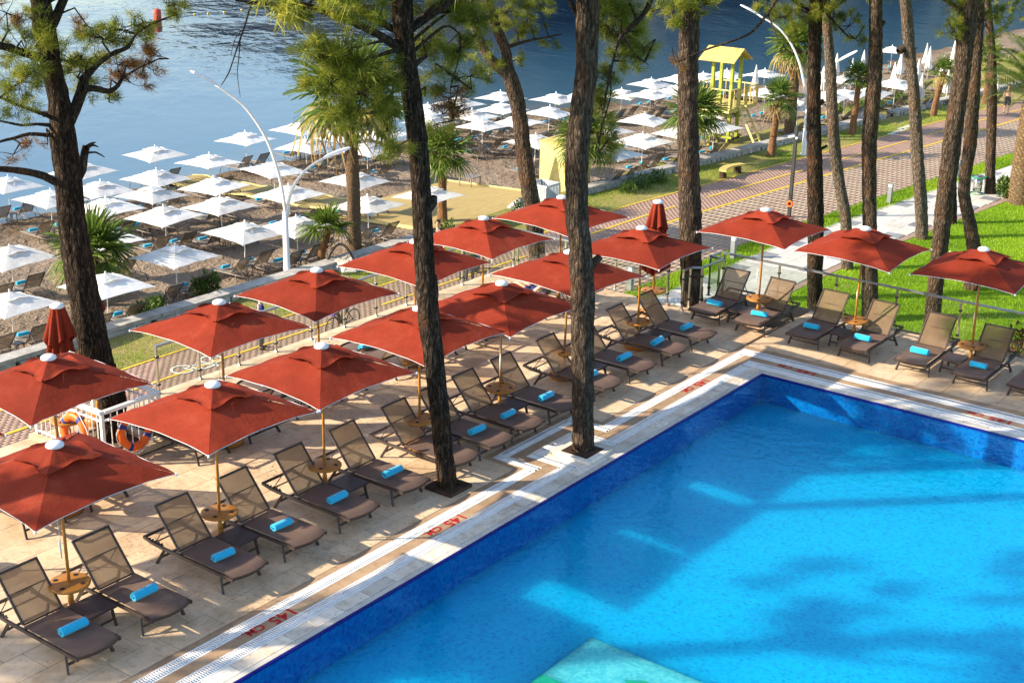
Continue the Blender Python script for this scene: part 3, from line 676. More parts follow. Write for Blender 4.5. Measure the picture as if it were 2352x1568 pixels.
# pool shell: walls, floor, pattern on the floor, water  (floor drawn at the apparent depth of the water)
PD = -.62
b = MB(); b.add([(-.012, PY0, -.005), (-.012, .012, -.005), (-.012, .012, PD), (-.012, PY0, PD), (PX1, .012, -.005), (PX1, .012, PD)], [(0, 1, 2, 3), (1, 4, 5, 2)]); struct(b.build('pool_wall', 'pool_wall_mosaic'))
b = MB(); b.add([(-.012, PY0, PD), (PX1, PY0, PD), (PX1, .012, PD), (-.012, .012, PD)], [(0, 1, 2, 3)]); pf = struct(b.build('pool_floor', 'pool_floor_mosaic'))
b = MB(); z = PD+.004; b.add([(2.5, -14.0, z), (6.5, -14.0, z), (6.5, -10.15, z), (2.5, -10.15, z)], [(0, 1, 2, 3)]); b.build('pale_panel', 'pool_pale_mosaic', pf)
b = MB(); z = PD+.008; b.add([(2.5, -14.0, z), (2.95, -14.0, z), (2.95, -11.4, z), (2.5, -11.4, z)], [(0, 1, 2, 3)])
lv = [(3.75, -10.62), (3.95, -10.72), (4.12, -10.6), (4.22, -10.75), (4.12, -10.95), (4.25, -11.1), (4.0, -11.2), (3.85, -11.05), (3.62, -11.15), (3.66, -10.9), (3.5, -10.8)]
b.add([(x, y, z) for x, y in lv], [tuple(range(len(lv)))]); b.build('green_pattern', 'pool_green_mosaic', pf)
struct(grid_sheet('pool_water', np.linspace(-.011, PX1, 8), np.linspace(PY0, .011, 12), lambda X, Y: X*0-.035, 'pool_water'))

# ------------------------------------------------------------------ glass balustrades
def balustrade(label, pts, closed=False, step=1.08, name='glass_balustrade', top=1.0, railw=.055):
    t = thing(name, label, 'railing', (pts[0][0], pts[0][1], 0)); ox, oy = pts[0][0], pts[0][1]
    P = [Vector((x-ox, y-oy, 0)) for x, y in pts]
    posts = []
    for a, c in zip(P[:-1], P[1:]):
        L = (c-a).length; n = max(1, round(L/step))
        for k in range(n):
            p, q = a.lerp(c, k/n), a.lerp(c, (k+1)/n); posts.append(p)
            d = (q-p).normalized(); b = MB(); pa, qa = p+d*.055, q-d*.055; nrm = Vector((-d.y, d.x, 0))*.006
            b.add([pa-nrm+Vector((0, 0, .06)), qa-nrm+Vector((0, 0, .06)), qa-nrm+Vector((0, 0, .90)), pa-nrm+Vector((0, 0, .90)), pa+nrm+Vector((0, 0, .06)), qa+nrm+Vector((0, 0, .06)), qa+nrm+Vector((0, 0, .90)), pa+nrm+Vector((0, 0, .90))], [(0, 1, 2, 3), (7, 6, 5, 4), (3, 2, 6, 7), (0, 4, 5, 1), (1, 5, 6, 2), (0, 3, 7, 4)])
            b.build('glass_panel', 'rail_glass', t)
        b = MB(); ee = (c-a).normalized()*.03; b.bar(a+Vector((0, 0, top))-ee*.9, c+Vector((0, 0, top))+ee*.9, railw, .045); b.build('top_rail', 'rail_steel', t)
    posts.append(P[-1])
    for p in posts:
        b = MB(); b.box((p.x, p.y, .48), (.045, .045, .96)); b.box((p.x, p.y, .006), (.10, .10, .012)); o = b.build('post', 'steel', t)
        for zz in (.2, .78): c_ = MB(); c_.box((p.x, p.y, zz), (.062, .075, .045)); c_.build('clamp', 'black_metal', o)
    return t
balustrade('long glass balustrade with steel posts on the sea side, beside the red parasols', [(-8.82, -8.82), (-8.82, 2.95)], step=1.07)
balustrade('glass balustrade at lower left, in front of the two closed red parasols', [(-8.82, -22.0), (-8.82, -13.0)], step=1.0)
balustrade('glass balustrade notched round a pine trunk, by the drinking glasses', [(-3.52, 2.62), (-3.52, 2.95), (-3.30, 3.12), (-3.24, 4.08), (-3.62, 4.10), (-3.62, 4.57)], step=.9)
balustrade('glass balustrade behind the far row of sunbeds, in front of the lawn', [(-3.50, 4.60), (8.5, 4.60)], step=1.55)
balustrade('short glass balustrade closing the terrace corner behind the closed parasol', [(-8.70, 2.98), (-4.15, 2.98)], step=1.5)
# white fence round the left pine
wf = thing('white_fence', 'white painted metal fence boxed round the big left pine', 'fence', (-7.75, -10.95, 0))
def wfence(a, c, ends=(1, 1)):
    a = Vector((a[0]+7.75, a[1]+10.95, 0)); c = Vector((c[0]+7.75, c[1]+10.95, 0)); L = (c-a).length
    b = MB(); b.bar(a+Vector((0, 0, 1.0)), c+Vector((0, 0, 1.0)), .085, .06); b.build('top_rail', 'white_paint', wf)
    for zz in (.84, .16): b = MB(); b.bar(a+Vector((0, 0, zz)), c+Vector((0, 0, zz)), .03, .03); b.build('cross_rail', 'white_paint', wf)
    n = int(L/.13)
    for k in range(1, n): p = a.lerp(c, k/n); b = MB(); b.tube([(p.x, p.y, .05), (p.x, p.y, .93)], .011, 6); b.build('baluster', 'white_paint', wf)
    for p in [q for q, e in zip((a, c), ends) if e]: b = MB(); b.box((p.x, p.y, .485), (.06, .06, .97)); b.build('post', 'white_paint', wf)
NX0, NX1, NY0, NY1 = -8.8, -6.85, -11.65, -10.40
wfence((NX0, NY0), (NX1, NY0)); wfence((NX1, NY0+.045), (NX1, NY1-.045), (0, 0)); wfence((NX0, NY1), (NX1, NY1))
b = MB()
for x0, x1, y0, y1 in ((-8.9, -6.78, NY0-.12, NY0+.1), (NX1-.1, NX1+.12, NY0+.1, NY1-.1), (-8.9, -6.73, NY1-.1, NY1+.12)): b.box(((x0+x1)/2+7.75, (y0+y1)/2+10.95, .045), (x1-x0, y1-y0, .09))
b.build('kerb', 'travertine', wf)
def lifering(loc, rz, tilt, label):
    t = thing('life_ring', label, 'life ring', loc, rz, 'life rings on the white fence'); n, k = 36, 12; Rr, r = .29, .075
    def torus(a0, a1, rr, mat, nm, n=36):
        b = MB(); vs_ = []
        for i in range(n+1):
            a = a0+(a1-a0)*i/n
            for j in range(k): q = 2*PI*j/k; vs_.append(((Rr+rr*math.cos(q))*math.cos(a), rr*.8*math.sin(q), (Rr+rr*math.cos(q))*math.sin(a)))
        b.add(vs_, [(i*k+j, i*k+(j+1) % k, (i+1)*k+(j+1) % k, (i+1)*k+j) for i in range(n) for j in range(k)]); return b.build(nm, mat, t, True)
    torus(0, 2*PI, r, 'orange_plastic', 'ring_body')
    for q in range(4): a = PI/4+q*PI/2+.25; torus(a-.13, a+.13, r*1.03, 'blue_tape', 'tape_band', 6)
    b = MB(); b.tube([(math.cos(a)*(Rr+.10+.03*math.cos(4*a)), -.02, math.sin(a)*(Rr+.10+.03*math.cos(4*a))) for a in np.linspace(0, 2*PI, 33)], .008, 5, False); b.build('grab_rope', 'white_rope', t, True)
    t.rotation_euler = (tilt, 0, rz); return t
lifering((-7.52, -11.76, .50), 0, -.12, 'orange life ring with blue bands hung on fence, mostly behind lower red parasol')
lifering((-6.74, -11.05, .50), PI/2, -.10, 'orange life ring with blue bands hung at the fence corner, below red parasol edge')

# fallen pine needles on the paving
def litter():
    n = 5200; X = np.random.uniform(-8.6, -.1, n); Y = np.random.uniform(-19, 4.3, n); k = np.random.randint(0, 130, n); cx_ = np.random.uniform(-8.6, -.1, 130); cy_ = np.random.uniform(-19, 4.3, 130); m_ = np.random.rand(n) < .6
    X = np.where(m_, cx_[k]+np.random.normal(0, .16, n), X); Y = np.where(m_, cy_[k]+np.random.normal(0, .16, n), Y); q = (X < -.1) & (X > -8.7); X, Y = X[q], Y[q]; n = len(X)
    a = np.random.rand(n)*2*PI; L_ = np.random.uniform(.03, .09, n); dx, dy = np.cos(a)*L_, np.sin(a)*L_; wx, wy = -np.sin(a)*.004, np.cos(a)*.004; z_ = np.full(n, .006)
    V = np.stack([np.stack([X-wx, Y-wy, z_], -1), np.stack([X+wx, Y+wy, z_], -1), np.stack([X+dx, Y+dy, z_+.002], -1)], 1).reshape(-1, 3)
    tag(stuff(npmesh('pine_litter', V, np.arange(3*n).reshape(-1, 3), 'pine_needles_dry', np.repeat(np.random.uniform(.05, .6, n), 3))), 'dry fallen pine needles scattered over the pool terrace', 'litter')
litter()
# ------------------------------------------------------------------ parasols
def canopy_panels(S, za, zc, mid, sag, vent=False, flap=0.0, bow=.045):
    """square canopy as eight triangular gores between apex and rim; returns MB"""
    b = MB(); N = 7
    def rim(t, side):                                   # t -1..1 along a side
        inn = S*(1-bow*(1-t*t)) ; z = zc + mid*(1-t*t)
        wig = .004*math.sin(t*9+side)
        x, y = t*S, -inn
        for _ in range(side): x, y = -y, x
        return Vector((x, y, z+wig))
    for side in range(4):
        vs_ = []; M_ = 10
        for i in range(N+1):
            f = i/N
            for j in range(M_+1):
                t = -1+2*j/M_; p = rim(t, side); q = Vector((p.x*f, p.y*f, za+(p.z-za)*f))
                if vent and i == N: q.z += flap*max(0, math.cos(t*PI*1.0))**.7*(1 if abs(t) < .5 else 0) + flap*.15*math.sin(t*7)
                q.z += .010*math.sin(q.x*7+side)*math.sin(q.y*8+1)*f
                sg = sag*math.sin(PI*f)*(1-abs(t))*(.6+.4*math.cos(t*2*PI)); q.z -= sg*(1-.8*max(0, .15-abs(t))/.15)
                vs_.append(q)
        b.add(vs_, [(i*(M_+1)+j, (i+1)*(M_+1)+j, (i+1)*(M_+1)+j+1, i*(M_+1)+j+1) for i in range(N) for j in range(M_)])
    return b, rim
def parasol(name, S, zt, zc, red):
    t = thing(name, '', 'parasol')
    cm, pm = ('red_cloth', 'ochre_wood') if red else ('white_cloth', 'white_paint')
    b, rim = canopy_panels(S, zt-.10, zc, .05 if red else .03, .035 if red else .015, False, 0, .04 if red else .018); c = b.build('canopy', cm, t, True)
    rp = MB()
    for side in range(4): rp.tube([rim(-1+2*j/14, side)+Vector((0, 0, -.006)) for j in range(15)], .004 if red else .004, 5)
    rp.build('edge_piping', 'white_trim' if red else cm, c)
    for sx in (-1, 1):
        for sy in (-1, 1):
            k = MB(); k.lathe([(.004, -.03), (.018, -.02), (.018, .012), (.004, .02)], 8, (sx*S, sy*S, zc-.01)); k.build('corner_tip', 'white_trim', c)
    v, _ = canopy_panels(S*.40, zt-.045, zt-.045-(zt-.1-zc)*.40-.0, .0, -.01, True, .07 if red else .05); v.build('vent_flap', cm, t, True)
    f = MB()
    if red: f.lathe([(.115, -.055), (.125, -.04), (.12, -.012), (.085, .012), (.03, .022), (.001, .024)], 20, (0, 0, zt-.02))
    else: f.lathe([(.03, -.06), (.022, -.02), (.034, .01), (.03, .05), (.014, .075), (.001, .08)], 10, (0, 0, zt-.02))
    f.build('finial', 'white_trim', t, True)
    p = MB(); p.tube([(0, 0, .02), (0, 0, zt-.06)], .024 if red else .019, 10); p.build('pole', pm, t, True)
    for k in range(8):
        a = k*PI/4+PI/4; L = S*math.sqrt(2) if k % 2 == 0 else S*(.955 if red else .975); e = Vector((math.cos(a)*L*.985, math.sin(a)*L*.985, (zc if k % 2 == 0 else zc+.05)-.018))
        r_ = MB(); r_.bar((0, 0, zt-.135), e, .018, .016); o = r_.build('rib', pm, t)
        if red:
            s_ = MB(); mid = Vector((0, 0, zt-.135)).lerp(e, .45); s_.bar((0, 0, zt-.75), mid-Vector((0, 0, .01)), .012, .012); s_.build('strut', pm, o)
    h = MB(); h.lathe([(.025, -.05), (.045, -.04), (.045, .04), (.025, .05)], 10, (0, 0, zt-.75)); h.build('runner', pm, t)
    if red: table_parts(t); cord(t, zt)
    return t
def cord(t, zt):
    c = MB(); c.tube([(.03, -.03, zt-.8), (.045, -.06, 1.7), (.04, -.055, 1.3)], .004, 4); c.tube([(.04, -.055, 1.32), (.045, -.062, 1.2), (.04, -.055, .98)], [.006, .017, .008], 6); c.build('pull_cord', 'white_rope', t, True)
def table_parts(t):
    tb = MB(); tb.lathe([(.05, .555), (.26, .557), (.292, .572), (.298, .59), (.29, .606), (.275, .612), (.02, .614)], 32); o = tb.build('table_top', 'ochre_resin', t, True)
    for k in range(4):
        a = k*PI/2+.5; h = MB(); cx_, cy_ = math.cos(a)*.205, math.sin(a)*.205
        h.lathe([(.036, .6150), (.036, .6165)], 14, (cx_, cy_, 0)); h.build('cup_hole_disc', 'hole_shade', o)  # flat discs on the table top; the holes' shade is only their dark colour
    cl = MB(); cl.lathe([(.03, .30), (.042, .31), (.042, .40), (.032, .42), (.034, .50), (.06, .53), (.06, .556)], 14); cl.build('collar', 'ochre_wood', t, True)
    bs = MB(); bs.lathe([(.27, .0), (.295, .02), (.30, .09), (.27, .14), (.16, .17), (.06, .19), (.05, .30), (.03, .31)], 24); bs.build('stand_base', 'ochre_resin', t, True)
def closed_parasol(name, zt, zb, red, r0, r1):
    t = thing(name, '', 'parasol'); cm, pm = ('red_cloth', 'ochre_wood') if red else ('white_cloth', 'white_paint')
    def drape(z0, z1, ra, rb, folds, seed, ragged):
        rng = random.Random(seed); n = folds*8; K = 12; vs_ = []; ph = [rng.uniform(0, 6.28) for _ in range(4)]
        for i in range(K+1):
            f = i/K; z = z0+(z1-z0)*f; rr = ra+(rb-ra)*(f**.85)
            for j in range(n):
                a = 2*PI*j/n; amp = (.08+.30*f); w_ = abs(math.sin(a*folds/2+ph[0]))
                r_ = rr*(1-amp+amp*1.5*w_+.06*math.sin(3*a+ph[1]+f*2)); zz = z - (ragged*(1-w_)*f + ragged*.4*math.sin(2*a+ph[2])*f)
                vs_.append((r_*math.cos(a), r_*math.sin(a)*.92, zz))
        b = MB(); b.add(vs_, [(i*n+j, i*n+(j+1) % n, (i+1)*n+(j+1) % n, (i+1)*n+j) for i in range(K) for j in range(n)]); return b
    drape(zt-.05, zb, r0, r1, 9, 5, .12).build('canopy', cm, t, True)
    if red: drape(zt-.04, zt-.62, r0*1.03, r1*.80, 8, 9, .16).build('vent_flap', cm, t, True)
    f = MB()
    if red: f.lathe([(.115, -.055), (.125, -.04), (.12, -.012), (.085, .012), (.03, .022), (.001, .024)], 20, (0, 0, zt-.02))
    else: f.lathe([(.03, -.06), (.03, .0), (.012, .05), (.001, .06)], 10, (0, 0, zt-.02))
    f.build('finial', 'white_trim', t, True)
    p = MB(); p.tube([(0, 0, .02), (0, 0, zt-.06)], .024 if red else .019, 10); p.build('pole', pm, t, True)
    if red: table_parts(t)
    return t
ZT = 2.76
RP = Proto(parasol('red_parasol', 1.12, ZT, 2.22, True)); CP = Proto(closed_parasol('closed_red_parasol', ZT+.02, 1.15, True, .10, .31))
def tiltset(o, a=.022):
    o.rotation_euler.x = random.uniform(-a, a); o.rotation_euler.y = random.uniform(-a, a); k_ = random.uniform(.975, 1.02); o.scale = (k_, k_, 1.0)
FRONT = [(128, 1012), (487, 878), (737, 788), (963, 701), (1153, 643), (1303, 573), (1478, 520)]
BACK = [(116, 812), (505, 690), (727, 613), (952, 548), (1110, 497), (1290, 447)]
RIGHT = [(1760, 477), (1986, 518), (2264, 567)]
fpos, bpos, rpos = [], [], []
def pos(q, z=ZT): p = G(q[0], q[1], z); return (p[0], p[1], 0.0)
FL = ['open red parasol at lower left corner, nearest the camera', 'open red parasol beside the orange life ring, second in poolside row', 'open red parasol with bright sunlit top, third in the poolside row',
      'open red parasol crossed by the leaning dark pine, poolside row', 'open red parasol in poolside row just left of the pool-edge pine', 'open red parasol half hidden by the pool-edge pine, poolside row', 'open red parasol at the far end of poolside row, before the closed one']
for q, l in zip(FRONT, FL): p = pos(q); fpos.append(p); tiltset(RP.put(p, random.uniform(-.06, .06)+random.choice((0, PI/2, PI, -PI/2)), l, 'red parasols on the pool terrace'))
BL = ['open red parasol at left edge, in front of the closed red parasols', 'open red parasol above the white lamp post, second in the seaward row', 'open red parasol in front of the young palm, third in the seaward row',
      'wide open red parasol behind the leaning dark pine, seaward row', 'open red parasol in front of the wooden boardwalk, seaward row', 'open red parasol furthest along the seaward row, by the grey crate']
for q, l in zip(BACK, BL): p = pos(q); bpos.append(p); tiltset(RP.put(p, random.uniform(-.06, .06)+random.choice((0, PI/2, PI, -PI/2)), l, 'red parasols on the pool terrace'))
p = (bpos[0][0], bpos[0][1]-2.75, 0); RP.put(p, 0, 'red parasol cut off by the left picture edge, only one corner showing', 'red parasols on the pool terrace')
RL = ['open red parasol left of three by the lawn, beside the notched rail', 'open red parasol in the middle of three along the lawn rail', 'open red parasol right of three by the lawn, at right edge']
for q, l in zip(RIGHT, RL): p = pos(q); rpos.append(p); tiltset(RP.put(p, random.uniform(-.06, .06)+random.choice((0, PI/2, PI, -PI/2)), l, 'red parasols on the pool terrace'))
RP.put((rpos[2][0]+2.62, rpos[2][1], 0), 0, 'red parasol past the right picture edge, only its corner tip showing', 'red parasols on the pool terrace')
p = G(1512, 461, ZT); CP.put((p[0], p[1], 0), .4, 'closed red parasol with ochre table beyond the poolside row', 'closed red parasols')
p = G(130.5, 699, ZT); CP.put((p[0], p[1], 0), 1.4, 'closed red parasol left of the big left pine trunk', 'closed red parasols')
CP.put((-8.56, -10.46, 0), 2.2, 'closed red parasol mostly hidden behind the big left pine trunk', 'closed red parasols')

# ------------------------------------------------------------------ sunbeds (local +x is the foot end)
def sunbed(name, fr, seat, back):
    t = thing(name, '', 'sunbed'); W = .345; zs = .325; HX = -.19
    b = MB(); N, K = 12, 8; vs_ = []
    for i in range(N+1):                                 # seat sling, foot end bowed out and rolled down
        f = i/N
        for j in range(K+1):
            y = -W*.97+2*W*.97*j/K; x1 = .98+.075*(1-(y/W)**2); x = HX+(x1-HX)*f
            z = zs+.018-.014*(1-(y/W)**2)*math.sin(PI*min(1, f*1.0)) - (.05*max(0, (f-.86)/.14)**2)
            vs_.append((x, y, z))
    F = [(i*(K+1)+j, (i+1)*(K+1)+j, (i+1)*(K+1)+j+1, i*(K+1)+j+1) for i in range(N) for j in range(K)]
    b.add(vs_, F); b.build('seat', seat, t, True)
    e = MB(); vs_ = []
    for j in range(K+1):
        y = -W+2*W*j/K; x1 = .985+.075*(1-(y/W)**2); vs_ += [(x1, y, zs-.03), (x1+.010, y, zs+.004), (x1-.01, y, zs-.056)]
    e.add(vs_, [(3*j, 3*j+3, 3*j+4, 3*j+1) for j in range(K)]+[(3*j+2, 3*j+5, 3*j+3, 3*j) for j in range(K)]); e.build('foot_apron', fr, t, True)
    for s in (-1, 1):                                    # side rails: straight, then sweeping up to the head end
        r_ = MB(); pts = [(1.0, s*W, zs-.035), (.5, s*W, zs-.03), (-.5, s*W, zs-.03), (-.80, s*W, zs-.015), (-1.0, s*W, zs+.03)]
        for a, c in zip(pts[:-1], pts[1:]): r_.bar(a, c, .035, .048)
        r_.build('side_rail', fr, t)
        l_ = MB(); l_.bar((.70, s*(W-.03), zs-.06), (.79, s*(W+.02), .0), .03, .045); l_.build('leg', fr, t)
        l_ = MB(); l_.bar((-.55, s*(W-.03), zs-.06), (-.70, s*(W+.02), .0), .03, .045); l_.build('leg', fr, t)
    for x_, z_, a_, b_ in ((.755, .12, .025, .03), (-.63, .12, .025, .03), (HX, zs-.03, .03, .03), (-.99, zs+.025, .03, .04)): c_ = MB(); c_.bar((x_, -W, z_), (x_, W, z_), a_, b_); c_.build('crossbar', fr, t)
    ang = R(50); L = .78; ca, sa = math.cos(ang), math.sin(ang)
    def bp(d, y, off=0): return (HX-.03-d*ca-off*sa, y, zs+.02+d*sa-off*ca)
    f_ = MB()
    for s in (-1, 1): f_.bar(bp(0, s*(W-.035)), bp(L, s*(W-.035)), .028, .03)
    f_.bar(bp(L, -W+.02), bp(L, W-.02), .03, .03); f_.bar(bp(.0, -W+.04), bp(.0, W-.04), .02, .02)
    bf = f_.build('backrest_frame', fr, t)
    s_ = MB(); vs_ = []
    for i in range(7):
        for j in range(5): y = (-1+j/2)*(W-.05); d = .015+(L-.03)*i/6; vs_.append(bp(d, y, .012*math.sin(PI*j/4)))
    s_.add(vs_, [(i*5+j, (i+1)*5+j, (i+1)*5+j+1, i*5+j+1) for i in range(6) for j in range(4)]); s_.build('backrest', back, t, True)
    for s in (-1, 1): p_ = MB(); p_.bar(bp(.45, s*(W-.06), .01), (-.78, s*(W-.05), zs-.01), .012, .012); p_.build('prop_strut', fr, t)
    p_ = MB(); p_.bar((-.78, -W+.03, zs-.01), (-.78, W-.03, zs-.01), .016, .016); p_.build('prop_bar', fr, t); p_ = MB(); p_.bar(bp(.45, -W+.05, .014), bp(.45, W-.05, .014), .014, .014); p_.build('prop_bar', fr, t)
    for s in (-1, 1):
        q_ = MB(); q_.bar((-.58, s*(W-.035), zs-.004), (-.94, s*(W-.035), zs-.002), .018, .008)
        for k in range(5): q_.box((-.62-.07*k, s*(W-.035), zs+.010), (.022, .02, .03))
        q_.build('ratchet', 'black_metal', t)
    return t
def beachbed(name):
    t = thing(name, '', 'sunbed'); W = .32; zs = .31; HX = -.12; fr = 'taupe_frame'
    b = MB(); b.add([(x, y, zs+z) for x, z in ((HX, .012), (.2, .0), (.6, .0), (.93, .012)) for y in (-W*.95, 0, W*.95)], [(3*i+j, 3*i+3+j, 3*i+4+j, 3*i+1+j) for i in range(3) for j in range(2)]); b.build('seat', 'beach_seat', t, True)
    for s in (-1, 1):
        r_ = MB(); r_.tube([(1.12, s*W, .0), (1.08, s*W, .15), (1.0, s*W, .265), (.88, s*W, zs), (.5, s*W, zs), (-.4, s*W, zs-.01), (-.95, s*W, zs-.01)], .020, 6); r_.build('side_rail', fr, t, True)
        l_ = MB(); l_.bar((-.32, s*W, zs-.02), (-.42, s*(W+.03), 0), .03, .035); l_.build('leg', fr, t)
        l_ = MB(); l_.bar((-.90, s*W, zs-.0), (-1.02, s*(W+.02), 0), .03, .035); l_.build('leg', 'brown_frame', t)
    for x_, z_ in ((.99, .27), (-.95, zs-.01)): c_ = MB(); c_.bar((x_, -W, z_), (x_, W, z_), .02, .02); c_.build('crossbar', fr, t)
    ang = R(52); L = .76; ca, sa = math.cos(ang), math.sin(ang)
    def bp(d, y, off=0): return (HX-d*ca-off*sa, y, zs+.02+d*sa-off*ca)
    f_ = MB()
    for s in (-1, 1): f_.bar(bp(0, s*(W-.01)), bp(L, s*(W-.01)), .026, .03)
    f_.bar(bp(L, -W), bp(L, W), .026, .03); f_.build('backrest_frame', 'brown_frame', t)
    s_ = MB(); s_.add([bp(d, y) for d in (.0, .38, L) for y in (-W+.015, 0, W-.015)], [(3*i+j, 3*i+3+j, 3*i+4+j, 3*i+1+j) for i in range(2) for j in range(2)]); s_.build('backrest', 'beach_back', t, True)
    for s in (-1, 1): p_ = MB(); p_.bar(bp(.42, s*(W-.02), .01), (-.72, s*(W-.02), zs-.01), .014, .014); p_.build('prop_strut', fr, t)
    return t
def towel_roll(name):
    b = MB(); n = 46; prof = []; th = .016
    for k in range(n+1): a = 2*PI*2.6*k/n; r_ = .018+.052*k/n; prof.append((r_*math.cos(a), r_*math.sin(a), a))
    vs_ = []; ys_ = (-.185, -.172, 0, .172, .185)
    for yi, y in enumerate(ys_):
        sh = 1.0 if 0 < yi < 4 else .94
        for (x, z_, a) in prof:
            ux, uz = math.cos(a), math.sin(a); vs_ += [((x+ux*th*.45)*sh, y, (z_+uz*th*.45)*sh), ((x-ux*th*.45)*sh, y, (z_-uz*th*.45)*sh)]
    m_ = 2*(n+1); F = []
    for yi in range(4):
        for k in range(n):
            o = yi*m_+2*k; F += [(o, o+2, o+2+m_, o+m_), (o+1, o+1+m_, o+3+m_, o+3)]
    for k in range(n):
        o = 2*k; F.append((o, o+1, o+3, o+2)); o = 4*m_+2*k; F.append((o, o+2, o+3, o+1))
    o = 2*n; F += [(yi*m_+o, yi*m_+o+1, (yi+1)*m_+o+1, (yi+1)*m_+o) for yi in range(4)]
    b.add([(x, y, z_+.074) for x, y, z_ in vs_], F); o = b.build(name, 'towel', None, True)
    return tag(o, '', 'towel')
DB = Proto(sunbed('deck_sunbed', 'brown_frame', 'sling_seat', 'sling_back')); TR = Proto(towel_roll('rolled_towel'))
_tput = TR.put
def _towel(loc, rz, label, group=None):
    o = _tput(loc, rz, label, group); o.scale = (random.uniform(.92, 1.12), random.uniform(.90, 1.10), random.uniform(.86, 1.04)); return o
TR.put = _towel
def side_table():
    t = thing('side_table', '', 'table'); b = MB(); b.box((0, 0, .295), (.50, .47, .04)); b.build('table_top', 'dark_table', t)
    for sx in (-1, 1):
        for sy in (-1, 1): l_ = MB(); l_.bar((sx*.20, sy*.18, .28), (sx*.25, sy*.20, 0), .03, .04); l_.build('leg', 'brown_frame', t)
    for x_ in (-.22, .22): b = MB(); b.bar((x_, -.19, .1), (x_, .19, .1), .02, .025); b.build('stretcher', 'brown_frame', t)
    return t
ST = Proto(side_table())
FEET = [(180, 1518), (345.5, 1426.5), (533.5, 1333), (675.6, 1262), (802.7, 1196), (928, 1135), (1051.6, 1076), (1129.5, 1032.6), (1202, 993.6), (1293.8, 951.4), (1392, 899), (1466.4, 856.5), (1535.8, 815.9), (1612, 783.7)]
ly = []
for k, q in enumerate(FEET):
    p = G(q[0], q[1], .28); y = p[1]+.345; x = -1.62-1.03; ly.append(y)
    DB.put((x, y, 0), random.uniform(-.012, .012), f'brown sling sunbed, {ORD[k]} from the front in the poolside row', 'sunbeds in the poolside row')
    TR.put((x+.42+random.uniform(-.03, .03), y+random.uniform(-.03, .03), .325), random.uniform(-.12, .12), f'turquoise rolled towel on the {ORD[k]} sunbed from front, poolside row', 'rolled turquoise towels')
for k in range(7):
    ST.put((-2.62, (ly[2*k]+ly[2*k+1])/2+.0, 0), 0, f'small dark brown table between the {ORD[k]} pair of poolside sunbeds from front', 'side tables between sunbeds')
RF = [(1639, 727), (1744, 753), (1869.7, 783.7), (1988, 811.7), (2123.7, 844.6), (2259, 876.8)]
rx = []
for k, q in enumerate(RF+[(2390, 905)]):
    p = G(q[0], q[1], .28); x = p[0]-.345; y = p[1]+1.03; rx.append(x)
    DB.put((x, y, 0), -PI/2+random.uniform(-.012, .012), f'brown sling sunbed, {ORD[k]} from the left in the lawn-side row' + (', cut by picture edge' if k == 6 else ''), 'sunbeds in the row by the lawn')
    TR.put((x+random.uniform(-.03, .03), y-.42, .325), PI/2+random.uniform(-.12, .12), f'turquoise rolled towel on {ORD[k]} sunbed from left, row by the lawn', 'rolled turquoise towels')
for k in range(3):
    ST.put(((rx[2*k]+rx[2*k+1])/2, 2.80, 0), PI/2, f'small dark table between the {ORD[k]} pair of sunbeds by the lawn, from left', 'side tables between sunbeds')
# seaward row: feet towards the sea, mostly under the parasols
for k, p in enumerate(bpos):
    for s, nm in ((-1, 'left'), (1, 'right')):
        DB.put((p[0]-.35, p[1]+s*.62, 0), PI, f'brown sunbed facing sea, {nm} one under {ORD[k]} seaward-row parasol', 'sunbeds in the seaward row')
        if (k, s) != (5, -1): TR.put((p[0]-.80, p[1]+s*.62, .325), .1*s, f'turquoise rolled towel on {nm} sunbed under {ORD[k]} parasol of seaward row', 'rolled turquoise towels')

# ------------------------------------------------------------------ beach parasols and sunbeds
ROWS = [('waterside row', [(13, 400), (190, 369), (356, 331), (564, 298), (684, 276), (855, 252), (980, 234), (1055, 218), (1150, 206)]),
        ('second row', [(111, 430), (228, 410), (355, 384), (479, 349), (704, 313), (784, 295), (879, 286), (986, 259), (1085, 247), (1153, 232), (1276, 210), (1328, 208), (1495, 176), (1561, 166)]),
        ('third row', [(242, 449), (345, 422), (494, 402), (626, 366), (843, 322), (1109, 269), (1189, 261), (1260, 240), (1429, 200), (1495, 200), (1558, 190), (1619, 163), (1670, 156), (1758, 156)]),
        ('fourth row', [(22, 558), (235, 520), (378, 467), (507, 446), (665, 419), (814, 389), (1229, 303), (1392, 278), (1480, 256), (1642, 240), (1759, 198), (1939, 168), (2051, 103)]),
        ('wallside row', [(20, 665), (240, 622), (400, 557), (557, 504), (682, 491), (846, 444), (987, 422), (1412, 330), (1478, 301), (1565, 284), (1642, 271), (1836, 225), (1904, 205), (1944, 200), (2002, 196), (2059, 176)])]
WP = Proto(parasol('white_parasol', 1.09, 2.06, 1.60, False)); BB = Proto(beachbed('beach_sunbed'))
def small_stand():
    t = thing('beach_side_table', '', 'table'); b = MB(); b.box((0, 0, .34), (.34, .34, .03)); b.build('table_top', 'black_metal', t)
    for sx in (-1, 1):
        for sy in (-1, 1): l_ = MB(); l_.bar((sx*.14, sy*.14, .33), (sx*.15, sy*.15, 0), .025, .025); l_.build('leg', 'black_metal', t)
    return t
BT = Proto(small_stand())
def beach_spot(u, v, h=2.06):
    z = -4.6+h
    for _ in range(10):
        q = G(u, v, z); z = bz(q[0], q[1])+h
    return q[0], q[1], z-h
